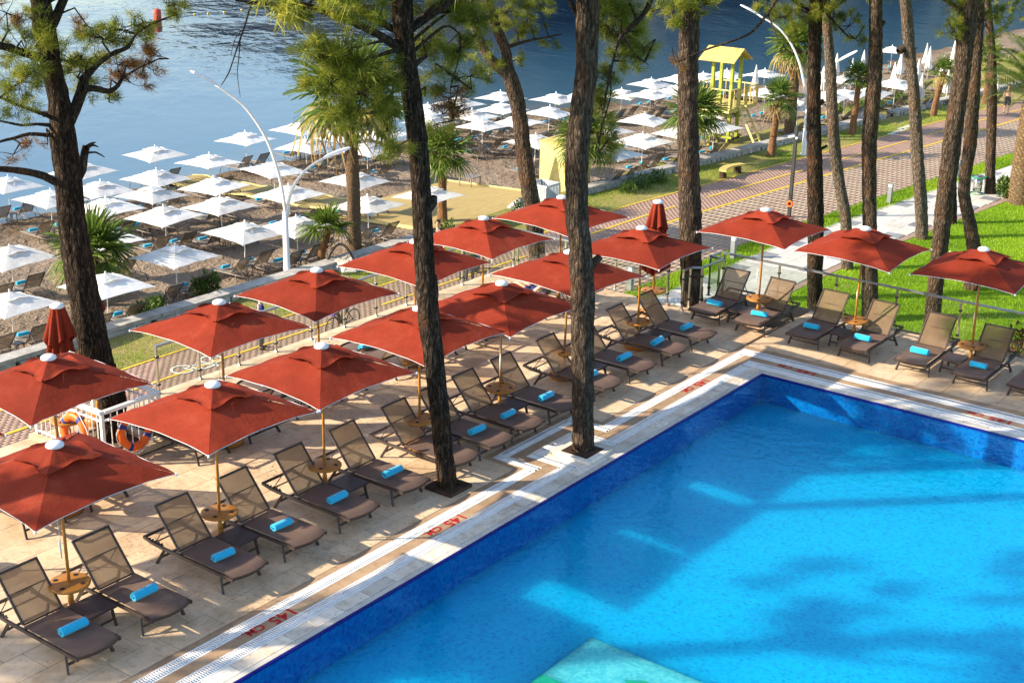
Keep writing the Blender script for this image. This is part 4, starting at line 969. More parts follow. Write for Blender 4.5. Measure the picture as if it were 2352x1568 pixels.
for rname, L in ROWS:
    L = sorted(L, key=lambda q: beach_spot(*q)[1])
    for k, q in enumerate(L):
        x, y, z = beach_spot(*q)
        tiltset(WP.put((x, y, z-.06), random.uniform(-.14, .14)+random.choice((0, PI/2, PI, -PI/2)), f'open white beach parasol, {ORD[k]} from the left in the {rname}', 'open white parasols on the beach'), .035)
        nobed = (rname == 'wallside row' and k == 6)
        if nobed: continue
        for s, nm in ((-1, 'left'), (1, 'right')):
            bx, by = x+.10+random.uniform(-.1, .1), y+s*.62+random.uniform(-.05, .05)
            zz = min(bz(bx-.7, by), bz(bx+.7, by), bz(bx, by))-.0; rz = PI+random.uniform(-.10, .10)
            BB.put((bx, by, zz), rz, f'taupe beach sunbed, {nm} of pair under {ORD[k]} parasol from left, {rname}', 'sunbeds on the beach')
            if random.random() < .88: TR.put((bx-.48, by, zz+.335), rz+random.uniform(-.15, .15), f'turquoise rolled towel on {nm} sunbed under {ORD[k]} parasol, beach {rname}', 'rolled turquoise towels')
        BT.put((x+.05, y+.05+.0, bz(x, y)), .1, f'small black table between sunbeds under {ORD[k]} parasol from left, {rname}', 'small black beach tables')
# furled cream parasols at the far end
CWP = Proto(closed_parasol('furled_beach_parasol', 2.35, .95, False, .035, .24))
CL = [(1924, 122), (1960, 134), (1986, 115), (1893, 152), (2072, 119), (2057, 143), (2112, 136), (2131, 99), (2138, 107), (2120, 168), (2195, 92), (2169, 128), (2181, 158), (2294, 153), (2024, 143), (1738, 149)]
CL = sorted(CL, key=lambda q: q[0])
for k, q in enumerate(CL):
    x, y, z = beach_spot(q[0], q[1], 2.35)
    CWP.put((x, y, z-.03), random.uniform(0, 3), f'furled cream beach parasol, {ORD[k]} from the left among the furled ones', 'furled parasols at the far beach')
    for s, nm in ((-1, 'left'), (1, 'right')):
        if random.random() < .85: bx, by = x+.15, y+s*.6; BB.put((bx, by, bz(bx, by)), PI+random.uniform(-.12, .12), f'taupe beach sunbed, {nm} one beside the {ORD[k]} furled parasol from left', 'sunbeds on the beach')
p = G(1250, 470, -4.4); CWP.put((p[0]-2.2, p[1]+1.6, bz(p[0]-2.2, p[1]+1.6)), 0, 'furled cream parasol behind the thin leaning pine near the yellow kiosk', 'furled parasols at the far beach')
# ------------------------------------------------------------------ pines
def catmull(pts, step):
    P = np.array(pts, float); out = []
    for i in range(len(P)-1):
        p0, p1, p2, p3 = P[max(i-1, 0)], P[i], P[i+1], P[min(i+2, len(P)-1)]
        n = max(1, int(np.linalg.norm((p2-p1)[:3])/step))
        for k in range(n):
            t = k/n; out.append(.5*((2*p1)+(-p0+p2)*t+(2*p0-5*p1+4*p2-p3)*t*t+(-p0+3*p1-3*p2+p3)*t**3))
    out.append(P[-1]); return np.array(out)
def limb(name, pts, mat, parent, step=.07, n=18, rough=.10, seed=0, smooth=True):       # pts: x,y,z,r
    C = catmull(pts, step); rng = np.random.RandomState(seed); k = len(C); a = np.arange(n)*2*PI/n
    ph = rng.rand(8)*6.28; s = np.cumsum(np.r_[0, np.linalg.norm(np.diff(C[:, :3], axis=0), axis=1)])
    na = max(6, n//2); nz = int(s[-1]/.16)+4; TB = rng.rand(nz, na)**.6; TB2 = rng.rand(nz*3, n)
    V = []; prev = None
    for i in range(k):
        t = C[min(i+1, k-1), :3]-C[max(i-1, 0), :3]; t /= np.linalg.norm(t)+1e-9
        if prev is None: x = np.cross(t, (0, 0, 1) if abs(t[2]) < .9 else (1, 0, 0))
        else: x = prev-t*(prev@t)
        x /= np.linalg.norm(x)+1e-9; prev = x; y = np.cross(t, x)
        zz = s[i]/.16+.6*np.sin(a*2+ph[0]); z0 = np.clip(zz.astype(int), 0, nz-2); fz = np.clip(zz-z0, 0, 1); fz = fz*fz*(3-2*fz); aa = a/(2*PI)*na; a0 = aa.astype(int) % na; fa = np.clip((aa-aa.astype(int))*1.6-.3, 0, 1)
        val = (TB[z0, a0]*(1-fa)+TB[z0, (a0+1) % na]*fa)*(1-fz)+(TB[z0+1, a0]*(1-fa)+TB[z0+1, (a0+1) % na]*fa)*fz      # bark plates
        r = C[i, 3]*(1+rough*1.5*(val-.65)+rough*.5*np.sin(a*2+ph[3]+s[i]*.9)+rough*.35*np.sin(a*3+ph[4]-s[i]*1.7)+rough*.5*(TB2[min(int(s[i]/.055), nz*3-1)]-.5))
        V.append(C[i, :3]+np.outer(np.cos(a)*r, x)+np.outer(np.sin(a)*r, y))
    V = np.concatenate(V); I = np.arange(k-1)[:, None]*n; J = np.arange(n)[None]; J2 = (J+1) % n
    F = np.stack([I+J, I+J2, I+n+J2, I+n+J], -1).reshape(-1, 4)
    b = len(V); V = np.r_[V, [C[-1, :3]]]; me_F = F.tolist()+[[(k-1)*n+j, (k-1)*n+(j+1) % n, b, b] for j in range(n)]
    F4 = np.array(me_F); o = npmesh(name, V, F4[:-n], mat, None, parent, smooth)
    return o
def tufts(C, D, n, ln, wd, rng, tone, spread=.9):
    """needle tufts: C centres (m,3), D main directions (m,3); n needles each"""
    m = len(C); d = D[:, None, :]+rng.normal(size=(m, n, 3))*spread*.6; d /= np.linalg.norm(d, axis=-1, keepdims=True)
    L = ln*rng.uniform(.6, 1.25, (m, n, 1)); base = C[:, None, :]+rng.normal(size=(m, n, 3))*ln*.18
    w_ = np.cross(d, rng.normal(size=(m, n, 3))); w_ /= np.linalg.norm(w_, axis=-1, keepdims=True)+1e-9
    tip = base+d*L; tip[..., 2] -= L[..., 0]*.12
    V = np.stack([base-w_*wd/2, base+w_*wd/2, tip], 2).reshape(-1, 3)
    t = np.repeat(np.clip(np.repeat(tone, n)+rng.normal(0, .12, m*n), .01, 1), 3); return V, t
def crown_mesh(parent, blobs, rng, mat='pine_needles', name='foliage', twig_from=None):
    """blobs: (centre xyz, rx, rz, count, ln, wd, needles); clumped tufts with twigs"""
    VV, TT, tw = [], [], MB()
    for (c, rx, rz, cnt, ln, wd, nn) in blobs:
        c = np.array(c, float); ncl = max(3, int(cnt/6)); q = rng.normal(size=(ncl, 3)); q /= np.linalg.norm(q, axis=1, keepdims=True); q *= rng.uniform(.15, 1, (ncl, 1))**.45
        K = c+q*np.array([rx, rx, rz]); idx = rng.randint(0, ncl, cnt); cr = .07*max(rx, .5)+.05
        P = K[idx]+rng.normal(size=(cnt, 3))*cr*np.array([.6, .6, .42]); D = (P-c)/np.array([rx, rx, rz])*.5+np.array([0, 0, .35])+rng.normal(size=(cnt, 3))*.35
        D /= np.linalg.norm(D, axis=1, keepdims=True)+1e-9; tone = np.clip(.45+.22*rng.normal(size=ncl)[idx]+.10*rng.normal(size=cnt), .02, 1)
        V, t = tufts(P, D, nn, ln, wd, rng, tone); VV.append(V); TT.append(t)
        if twig_from is not None:
            A = twig_from[np.argmin(np.linalg.norm(twig_from-c, axis=1))]
            tw.tube([A, (A+c)/2+rng.normal(size=3)*.12+np.array((0, 0, .1)), c], [.022, .016, .010], 5)
            for k_ in K:
                md = c+(k_-c)*.5+rng.normal(size=3)*.08*rx; tw.tube([c, md, k_], [.009, .006, .003], 4)
    V = np.concatenate(VV); t = np.concatenate(TT); F = np.arange(len(V)).reshape(-1, 3)
    o = stuff(npmesh(name, V, F, mat, t, parent))
    if twig_from is not None and tw.v: stuff(tw.build('twigs', 'branch_bark', o, True))
    return o
def pine(label, base, pts, mat='bark_mid', limbs=(), blobs=(), dry=(), top=None, seed=1, cat='tree', fine=True, twigs=(), dens=.85):
    base = np.array(base, float); t = thing('pine_tree', label, cat, (base[0], base[1], ZG), 0, None); rng = np.random.RandomState(seed)
    off = np.array([base[0], base[1], ZG]); ppm = pxm([base[0], base[1], 1.0])
    W = lambda u, v, dd=0.0: plane(u, v, base, dd)-off
    P = [list(W(u, v))+[w_/ppm/2] for u, v, w_ in pts]
    if P[0][2] > .05: P = [[P[0][0]+(P[0][0]-P[1][0])*P[0][2]/max(.3, (P[1][2]-P[0][2])), P[0][1]+(P[0][1]-P[1][1])*P[0][2]/max(.3, (P[1][2]-P[0][2])), -.15, P[0][3]*1.12]]+P
    trunk = limb('trunk', P, mat, t, .05, 34, .10, seed); allp = [np.array(P)[:, :3]]
    for i, lm in enumerate(limbs):
        dd = lm[0]; Q = []; m_ = len(lm[1])
        for k, (u, v, w_) in enumerate(lm[1]): Q.append(list(W(u, v, dd*k/max(1, m_-1)))+[w_/ppm/2])
        limb('branch', Q, 'branch_bark' if len(lm) < 3 else lm[2], t, .09, 10, .14, seed*31+i); allp.append(catmull(Q, .2)[:, :3])
    A = np.concatenate(allp)
    def conv(bl, cr=1.0):
        out = []
        for (u, v, rx, ry, cnt, dd) in bl: out.append((W(u, v, dd), rx/ppm, ry/ppm, int(cnt*dens), .18, .0095, 20))
        return out
    bl = conv(blobs)
    if bl: crown_mesh(t, bl, rng, 'pine_needles', 'foliage', A)
    if dry: crown_mesh(t, conv(dry), rng, 'pine_needles_dry', 'dry_foliage', A)
    if top:                                              # the crown above the picture: main limbs and needle clumps
        zc, rad, hh, cnt = top; tp = np.array(P[-1][:3]); tb = []; z0 = tp[2]
        for k in range(cnt):
            a = rng.rand()*2*PI; r_ = rad*math.sqrt(rng.rand()); zz = zc-ZG+rng.uniform(-hh, hh)*(1-.5*r_/rad)
            tb.append((np.array([tp[0]+r_*math.cos(a), tp[1]+r_*math.sin(a), zz]), rng.uniform(.6, 1.1), rng.uniform(.35, .6), 60, .30, .022, 13))
        o = crown_mesh(t, tb, rng, 'pine_needles', 'crown', None)
        for k in range(0, cnt, 2):
            c = tb[k][0]; i = np.argmin(np.abs(A[:, 2]-(c[2]-1.2))); s_ = np.array(P)[np.argmin(np.abs(np.array(P)[:, 2]-(c[2]-1.0)))]
            mb = MB(); mb.tube([s_[:3], (s_[:3]+c)/2+np.array((0, 0, .2)), c], [.06, .045, .02], 6); mb.build('branch', 'branch_bark', t, True)
    return t
def gb(u, v): p = G(u, v, ZG); return (p[0], p[1], ZG)
DT1 = G(262, 1000, 0)
pine('big dark pine at far left with forked limbs, rising through the white fence', DT1,
     [(255, 1010, 66), (257, 918, 66), (222, 823, 69), (200, 721, 66), (178, 585, 62), (166, 508, 58), (152, 380, 56), (142, 300, 56), (137, 237, 48), (118, 150, 46), (108, 95, 48), (95, 10, 44), (88, -80, 38), (80, -230, 30), (85, -420, 14)], 'bark_shaded',
     [(.5, [(150, 290, 30), (168, 262, 26), (186, 215, 22), (193, 183, 20), (217, 156, 12), (254, 125, 11), (295, 108, 9), (312, 78, 6), (359, 51, 5), (406, 34, 3)]),
      (.9, [(190, 203, 14), (222, 204, 14), (251, 210, 12), (272, 196, 9), (281, 180, 7), (315, 159, 5), (366, 135, 3)]),
      (.3, [(112, 75, 20), (130, 35, 22), (146, 0, 20), (165, -60, 16), (190, -160, 10)]),
      (-.6, [(110, 132, 20), (88, 132, 17), (34, 115, 16), (0, 105, 14), (-60, 92, 10)]),
      (-.4, [(130, 290, 12), (115, 288, 10), (85, 285, 7), (51, 288, 6), (20, 282, 5), (0, 278, 4), (-30, 270, 3)]),
      (-.5, [(132, 305, 14), (117, 311, 10), (68, 308, 9), (30, 318, 7), (0, 325, 6), (-30, 340, 4)]),
      (-.8, [(128, 275, 10), (102, 263, 9), (47, 244, 7), (20, 232, 6), (0, 224, 5), (-30, 215, 4)]),
      (-.3, [(150, 430, 18), (127, 418, 17), (100, 404, 16), (68, 396, 15), (30, 390, 14), (0, 388, 13), (-50, 384, 11)]),
      (.2, [(172, 420, 20), (188, 390, 19), (192, 365, 18), (198, 335, 17)], 'bark_mid'), (.4, [(198, 342, 8), (212, 333, 6), (226, 338, 2)]), (.4, [(198, 338, 8), (210, 330, 6), (220, 327, 2)]), (.3, [(200, 352, 5), (220, 350, 4), (240, 361, 2)]),
      (.2, [(148, 262, 16), (100, 262, 14)])],
     [(60, 120, 85, 60, 260, -.5), (45, 190, 60, 40, 170, -.7), (90, 60, 50, 40, 80, -.3), (165, 140, 45, 40, 110, .3), (185, 165, 40, 35, 80, .4), (240, 90, 60, 40, 130, .5), (290, 70, 50, 35, 90, .6), (330, 50, 50, 25, 60, .6), (400, 30, 30, 20, 36, .6), (220, 130, 50, 30, 70, .6), (30, 240, 50, 25, 40, -.6), (200, 215, 50, 20, 36, .5), (250, 235, 40, 18, 26, .7), (385, 15, 40, 15, 26, .6)],
     [(15, 30, 40, 45, 60, -.4), (270, 150, 55, 35, 60, .7), (330, 150, 45, 40, 60, .8), (370, 130, 35, 35, 44, .9), (300, 190, 50, 25, 36, .8), (30, 355, 45, 25, 36, -.4), (200, 60, 30, 30, 20, .3), (110, 330, 30, 10, 6, -.2)], (9.5, 3.2, 1.2, 26), 1, dens=.6)
pine('slender dark pine leaning over the middle of the poolside sunbeds', G(1030, 1120, 0),
     [(1030, 1125, 49), (1020, 1040, 45), (1012, 960, 44), (1000, 856, 44), (984, 720, 47), (977, 620, 43), (971, 518, 42), (966, 420, 43), (958, 320, 45), (945, 220, 44), (937, 160, 43), (928, 80, 45), (922, 0, 45), (914, -90, 40), (905, -250, 34), (900, -430, 14)], 'bark_shaded',
     [(-.8, [(935, 125, 22), (909, 105, 20), (870, 80, 18), (838, 64, 16), (774, 37, 15), (703, 14, 12), (652, 10, 10), (584, 7, 7), (540, 0, 5)]),
      (-.5, [(650, 10, 5), (600, 8, 4), (579, 7, 4), (562, 61, 3.5), (542, 118, 3), (525, 169, 2.5), (508, 196, 1.5)]), (-.5, [(552, 90, 2.5), (548, 140, 2), (545, 170, 1.6), (552, 224, 1)]), (-.5, [(560, 66, 2), (540, 90, 1.5), (530, 130, 1)]),
      (-.3, [(940, 130, 12), (913, 116, 10), (870, 128, 8), (821, 142, 6)]), (.3, [(945, 165, 14), (957, 146, 12), (968, 136, 10), (979, 129, 9)]),
      (.6, [(940, 105, 9), (952, 91, 8), (980, 66, 7), (1008, 44, 6), (1058, 10, 4)]), (.8, [(948, 120, 8), (1000, 75, 6), (1030, 60, 5), (1060, 90, 3.5), (1050, 150, 3), (1035, 200, 2.5), (1040, 250, 1.5)]),
      (-.7, [(940, 100, 8), (880, 95, 6), (820, 108, 5), (740, 118, 3)]), (-.6, [(950, 200, 6), (900, 215, 5), (850, 260, 4), (800, 250, 2)]), (.1, [(986, 700, 20), (998, 690, 18), (1000, 660, 16), (998, 632, 13)]), (.1, [(985, 480, 20), (995, 465, 20), (998, 450, 14)])],
     [(700, 20, 60, 22, 110, -.8), (770, 15, 60, 25, 120, -.9), (840, 15, 60, 25, 120, -.6), (640, 8, 50, 14, 50, -.6), (735, 125, 42, 40, 120, -.9), (790, 130, 50, 45, 150, -.8), (840, 150, 60, 45, 170, -.6), (760, 190, 55, 40, 140, -.9), (830, 215, 60, 45, 150, -.7), (885, 180, 40, 45, 110, -.4), (770, 260, 35, 35, 80, -.8), (805, 295, 35, 25, 50, -.8), (890, 300, 35, 35, 70, -.4), (905, 340, 32, 28, 54, -.4), (905, 245, 30, 30, 60, -.3), (700, 110, 30, 25, 50, -.9),
      (985, 100, 40, 35, 80, .6), (1020, 110, 50, 35, 100, .7), (1060, 110, 45, 40, 90, .8), (1020, 30, 70, 30, 140, .5), (1080, 30, 60, 30, 120, .6), (1000, 165, 40, 30, 50, .5), (1080, 175, 45, 30, 60, .8), (1050, 215, 50, 25, 36, .8), (975, 215, 25, 40, 40, .4), (1000, 285, 40, 25, 36, .6)],
     [(1030, 225, 30, 28, 60, .8), (1050, 255, 25, 30, 50, .8), (1020, 262, 20, 20, 26, .7)], (9.2, 3.0, 1.0, 24), 2, dens=.58)
pine('sturdy pine standing in the stone planter right at the pool edge', G(1340, 1032, 0),
     [(1339, 1040, 54), (1339, 1000, 51), (1339, 856, 49), (1338, 687, 51), (1333, 600, 50), (1333, 569, 48), (1326, 508, 49), (1325, 420, 50), (1327, 339, 53), (1336, 250, 50), (1346, 169, 48), (1348, 80, 49), (1349, 0, 50), (1352, -120, 44), (1350, -320, 34), (1352, -520, 14)], 'bark_mid',
     [(.2, [(1345, 618, 24), (1362, 605, 20), (1378, 590, 16)]), (.9, [(1362, -180, 16), (1440, -90, 14), (1494, -10, 12), (1463, 51, 10), (1425, 85, 8), (1408, 140, 6), (1395, 200, 5), (1385, 260, 3)]), (1.0, [(1400, 150, 4), (1402, 220, 3.5), (1380, 300, 3), (1375, 350, 2)]), (1.0, [(1430, 80, 4), (1455, 120, 3), (1490, 150, 2)]), (.1, [(1345, 285, 14), (1362, 275, 12)])],
     [(1400, 60, 40, 35, 90, .8), (1440, 75, 45, 30, 90, .9), (1480, 110, 30, 25, 50, 1.0), (1420, 130, 40, 25, 60, .9), (1395, 190, 25, 35, 70, 1.0), (1380, 250, 20, 40, 66, 1.0), (1392, 310, 22, 30, 54, 1.0), (1400, 340, 25, 22, 36, 1.0), (1440, 20, 40, 25, 80, .8), (1385, 20, 30, 25, 60, .6), (1460, 140, 40, 14, 24, 1.0)], (), (9.6, 3.2, 1.0, 24), 3)
pine('straight pine boxed in by the notched glass rail at the terrace corner', (-3.75, 3.75, 0),
     [(1590, 700, 50), (1588, 620, 49), (1586, 518, 49), (1582, 400, 48), (1581, 339, 48), (1581, 169, 47), (1583, 41, 44), (1586, -100, 40), (1590, -280, 30), (1590, -420, 12)], 'bark_mid',
     [(.1, [(1578, 155, 16), (1566, 150, 13)]), (-.8, [(1810, -40, 8), (1766, 27, 7), (1731, 71, 6), (1700, 88, 5), (1670, 98, 4.5), (1609, 119, 4), (1580, 132, 3), (1551, 146, 2)]), (-.8, [(1762, 30, 4), (1775, 60, 3), (1790, 100, 1.5)])],
     [(1545, 30, 30, 28, 70, -.3), (1580, 15, 45, 25, 110, -.5), (1620, 10, 35, 18, 60, -.3), (1520, 20, 30, 25, 50, .2), (1600, -20, 60, 20, 90, 0)], [(1560, 140, 12, 16, 12, -.8)], (10.5, 3.2, 1.2, 24), 4)
pine('thin pine leaning left behind the far red parasols, forked near the top', gb(1243, 700),
     [(1243, 700, 42), (1235, 600, 40), (1228, 520, 39), (1215, 430, 37), (1203, 350, 36), (1196, 290, 35), (1188, 237, 36), (1176, 190, 36), (1166, 150, 26), (1162, 118, 24), (1140, 61, 22), (1118, 0, 18), (1100, -80, 12)], 'bark_mid',
     [(-.5, [(1176, 190, 26), (1155, 165, 24), (1126, 135, 22), (1102, 95, 20), (1089, 44, 16), (1080, -20, 12)], 'bark_lichen'), (.4, [(1160, 110, 10), (1210, 95, 7), (1260, 85, 5), (1290, 78, 3)])],
     [(1110, 50, 50, 35, 130, -.4), (1160, 30, 60, 35, 170, .3), (1215, 40, 45, 40, 130, .4), (1240, 15, 50, 25, 110, .4), (1120, 130, 45, 30, 80, -.3), (1190, 75, 45, 25, 80, .4), (1260, 95, 35, 14, 36, .5), (1195, 145, 26, 22, 36, .3), (1130, 170, 40, 20, 36, 0)], (), (7.5, 3.0, 1.0, 18), 5)
pine('near-black straight pine behind the first lawn-side parasol', gb(1872, 735),
     [(1872, 735, 38), (1871, 640, 37), (1874, 520, 36), (1870, 339, 34), (1870, 169, 31), (1873, 34, 29), (1876, -60, 27), (1880, -250, 12)], 'bark_shaded',
     [(.1, [(1872, 240, 16), (1892, 232, 10)]), (.1, [(1878, 345, 8), (1900, 335, 6)]), (.7, [(1890, 20, 8), (1925, 60, 5), (1960, 90, 3), (1985, 60, 2)])],
     [(1800, 40, 45, 35, 120, -.6), (1840, 25, 40, 30, 110, -.4), (1830, 70, 35, 25, 60, -.5), (1910, 30, 40, 35, 110, .4), (1950, 60, 40, 35, 100, .6), (1970, 95, 26, 18, 36, .6), (1775, 20, 40, 20, 60, -.6), (1880, 0, 60, 25, 110, 0)], (), (7.5, 3.0, 1.0, 18), 6)
pine('slim pale pine speckled with lichen beside the near-black pine', gb(1945, 617),
     [(1945, 617, 28), (1943, 508, 27), (1928, 420, 26), (1917, 339, 26), (1911, 240, 24), (1908, 169, 24), (1902, 90, 22), (1898, 34, 22), (1895, -60, 20), (1890, -200, 10)], 'bark_lichen', [(.1, [(1912, 270, 9), (1902, 262, 8)])], [(1890, 15, 40, 22, 60, 0)], (), (6.5, 2.5, .9, 14), 7)
pine('thick brown pine between the white path and the middle lawn parasol', gb(1998, 735),
     [(1998, 735, 38), (1997, 600, 35), (1998, 508, 34), (1996, 339, 34), (2004, 240, 33), (2009, 169, 32), (2011, 80, 30), (2012, 0, 30), (2014, -90, 28), (2016, -260, 12)], 'bark_mid', [(.1, [(2020, 62, 12), (2032, 50, 8)])], [(2000, -10, 60, 20, 70, 0)], (), (7.6, 2.8, 1.0, 16), 8)
pine('pale pine with sawn branch stubs, leaning slightly left on the lawn edge', gb(2117, 547),
     [(2117, 547, 31), (2117, 508, 30), (2112, 420, 28), (2106, 339, 27), (2098, 203, 26), (2088, 102, 27), (2082, 30, 25), (2079, -40, 24), (2074, -220, 10)], 'bark_lichen',
     [(.1, [(2088, 108, 10), (2060, 112, 8)], 'bark_mid'), (-.3, [(2085, 105, 16), (2064, 120, 16)], 'bark_mid'), (.1, [(2095, 115, 5), (2108, 110, 2)])], [], (), (7.2, 2.8, 1.0, 16), 9)
pine('tall pine leaning right across the far lawn, beside the last red parasol', gb(2138, 790),
     [(2138, 790, 40), (2141, 732, 38), (2150, 640, 38), (2163, 528, 40), (2172, 450, 40), (2185, 339, 39), (2198, 250, 38), (2210, 169, 37), (2220, 90, 37), (2229, 0, 38), (2238, -90, 34), (2255, -280, 14)], 'bark_mid', [(-.4, [(2205, 110, 8), (2190, 70, 6), (2180, 50, 4)])],
     [(2188, 45, 26, 24, 70, -.4), (2180, 75, 20, 16, 36, -.4), (2205, 15, 30, 20, 60, -.2)], (), (8.0, 3.0, 1.0, 18), 10)
pine('pine with an s-bend in its lower trunk on the lawn', gb(2232, 664),
     [(2232, 664, 36), (2238, 590, 33), (2228, 520, 32), (2215, 450, 28), (2218, 400, 28), (2227, 339, 29), (2234, 240, 29), (2240, 150, 28), (2246, 60, 26), (2250, -40, 24), (2256, -200, 10)], 'bark_mid', [],
     [(2265, 60, 35, 35, 110, .4), (2290, 30, 40, 30, 110, .5), (2260, 110, 30, 25, 60, .4)], (), (6.8, 2.8, 1.0, 16), 11)
pine('dark thin pine trunk hidden behind the tall leaning pine', gb(2187, 513),
     [(2187, 513, 22), (2186, 420, 21), (2190, 340, 21), (2200, 200, 20), (2208, 60, 18), (2212, -60, 14)], 'bark_shaded', [], [(2215, 20, 40, 25, 50, 0)], (), None, 12)
pine('brown pine at the path edge next to the steel litter bin', gb(2275, 445),
     [(2275, 445, 27), (2274, 400, 25), (2277, 320, 23), (2278, 237, 22), (2278, 135, 20), (2272, 60, 18), (2266, -20, 16)], 'bark_mid', [(.2, [(2280, 30, 4), (2310, 12, 3)])], [(2300, 40, 40, 40, 90, .5), (2280, 95, 25, 30, 50, .3), (2330, 20, 30, 30, 60, .5)], (), (6.0, 2.4, .9, 12), 13)
# pines left of the picture that shade the terrace and the pool
def plain_pine(label, x, y, h, rad, seed, z0=0.0, n=34, hh=1.6):
    t = thing('pine_tree', label, 'tree', (x, y, z0)); rng = np.random.RandomState(seed)
    P = [(0, 0, -.1, .30), (.15, .1, h*.35, .25), (.05, .25, h*.7, .19), (.1, .2, h, .06)]; limb('trunk', P, 'bark_mid', t, .25, 12, .1, seed); tb = []
    for k in range(n):
        a = rng.rand()*2*PI; r_ = rad*math.sqrt(rng.rand()); zz = h-.4+rng.uniform(-hh, hh*.6)*(1-.4*r_/rad); c = np.array([r_*math.cos(a), r_*math.sin(a), zz])
        tb.append((c, rng.uniform(.6, 1.1), rng.uniform(.3, .55), 60, .30, .022, 13))
        if k % 2 == 0: b = MB(); b.tube([(.1, .2, zz-1.2), (c[0]*.5, c[1]*.5, zz-.4), c], [.07, .05, .02], 6); b.build('branch', 'branch_bark', t, True)
    crown_mesh(t, tb, rng, 'pine_needles', 'crown', None); return t
SHADE = [(-12.4, -25.5, 12.0, 3.0, 42), (-12.6, -31, 12.5, 3.4, 43), (-7.6, -20.8, 9.6, 2.4, 45)]
for k, (x, y, h, rad, sd) in enumerate(SHADE): plain_pine(f'shade pine outside the picture on the left, {ORD[k]} of the group', x, y, h, rad, sd, 0.0 if x > -8.9 else ZG, 10)

# ------------------------------------------------------------------ fan palms
def fan_leaf(rng, Rr=.75, blades=24, droop=.25, pet=.55):
    """leaf in local frame: petiole along +x then a fan; returns arrays"""
    V, F = [], []
    def quad(a, b, c, d): o = len(V); V.extend([a, b, c, d]); F.append((o, o+1, o+2, o+3))
    quad((0, -.016, 0), (pet, -.010, 0), (pet, .010, 0), (0, .016, 0)); quad((0, 0, .012), (pet, 0, .008), (pet, 0, -.008), (0, 0, -.012))
    for k in range(blades):
        a = R(-118+236*k/(blades-1)); L = Rr*(.72+.28*math.cos(a*.62))*rng.uniform(.92, 1.06); w_ = .050; c, s = math.cos(a), math.sin(a)
        pts = []
        for f in (0, .4, .72, 1.0): pts.append((pet+c*L*f, s*L*f, .05*math.sin(k*1.57)*f-droop*L*f**2.6+.10*abs(s)*f))
        ww = (.008, w_*.62, w_*.42, .003)
        for i in range(3):
            p, q = pts[i], pts[i+1]; z1 = .010*(1 if k % 2 else -1)
            quad((p[0]+s*ww[i], p[1]-c*ww[i], p[2]+z1), (q[0]+s*ww[i+1], q[1]-c*ww[i+1], q[2]+z1), (q[0]-s*ww[i+1], q[1]+c*ww[i+1], q[2]-z1), (p[0]-s*ww[i], p[1]+c*ww[i], p[2]-z1))
    return np.array(V), np.array(F)
_rng = np.random.RandomState(5); LEAFM = {}
def leaf_mesh(kind):
    if kind not in LEAFM:
        dr = {'up': .12, 'mid': .28, 'hang': .55, 'yellow': .7, 'dead': .9}[kind]; V, F = fan_leaf(_rng, droop=dr, blades=24 if kind != 'dead' else 16)
        mat = {'yellow': 'palm_leaf_yellow', 'dead': 'palm_leaf_dead'}.get(kind, 'palm_leaf'); t = np.clip(.45+.4*(np.arange(len(V))/len(V)-.5)+_rng.normal(0, .18, len(V)), .01, 1)
        o = npmesh('frond', V, F, mat, t); LEAFM[kind] = o.data; bpy.data.objects.remove(o)
    return LEAFM[kind]
def fan_palm(label, base, top_z, r0, r1, scale, n, mix, mat='palm_bark', seed=1, lean=(0, 0), skirt=0):
    rng = np.random.RandomState(seed); t = thing('fan_palm', label, 'palm', base); H = top_z-base[2]
    limb('trunk', [(0, 0, -.1, r0*1.25), (lean[0]*.1, lean[1]*.1, H*.18, r0), (lean[0]*.45, lean[1]*.45, H*.55, (r0+r1)/2), (lean[0], lean[1], H, r1)], mat, t, .07, 14, .10, seed)
    b = MB()                                             # old leaf bases below the crown
    for k in range(26):
        a = k*2.4; z_ = H-.05-.035*k*scale; rr = r1*1.1; b.bar((lean[0]+math.cos(a)*rr*.8, lean[1]+math.sin(a)*rr*.8, z_), (lean[0]+math.cos(a)*(rr+.10), lean[1]+math.sin(a)*(rr+.10), z_+.10), .05, .02)
    stuff(b.build('leaf_bases', 'palm_bark_red', t))
    for k in range(n):
        f = k/n; el = R(82-(mix[0])*f*1.0+rng.uniform(-8, 8)); az = k*2.399+rng.uniform(-.2, .2)
        kind = 'up' if f < .35 else ('mid' if f < .65 else 'hang')
        if k >= n-mix[1]: kind = 'yellow'
        if k >= n-mix[2]: kind = 'dead'
        o = link('frond', leaf_mesh(kind), t); s = scale*rng.uniform(.88, 1.1)
        o.matrix_local = Matrix.Translation((lean[0], lean[1], H-.03)) @ Matrix.Rotation(az, 4, 'Z') @ Matrix.Rotation(-el, 4, 'Y') @ Matrix.Rotation(rng.uniform(-.3, .3), 4, 'X') @ Matrix.Scale(s, 4)
    return t
def at(u, v, z): p = G(u, v, z); return (p[0], p[1], z)
def zpx(u, v, base): return plane(u, v, base)[2]
b1 = at(815, 580, -4.45); fan_palm('tall stout fan palm with shaggy drooping fronds behind the white lamp', b1, zpx(808, 230, b1), .26, .24, 1.95, 34, (125, 9, 4), 'palm_bark', 21, (-.1, 0))
b2 = at(1016, 505, -4.4); fan_palm('fan palm with orange-brown trunk beside the boardwalk, behind the leaning pine', b2, zpx(1015, 355, b2), .20, .15, 1.12, 26, (125, 2, 0), 'palm_bark_red', 22)
b3 = at(733, 622, -4.4); fan_palm('young bright fan palm leaning by the white lamp post', b3, zpx(756, 528, b3), .14, .12, .86, 17, (92, 1, 1), 'palm_bark_red', 23, (.30, .2))
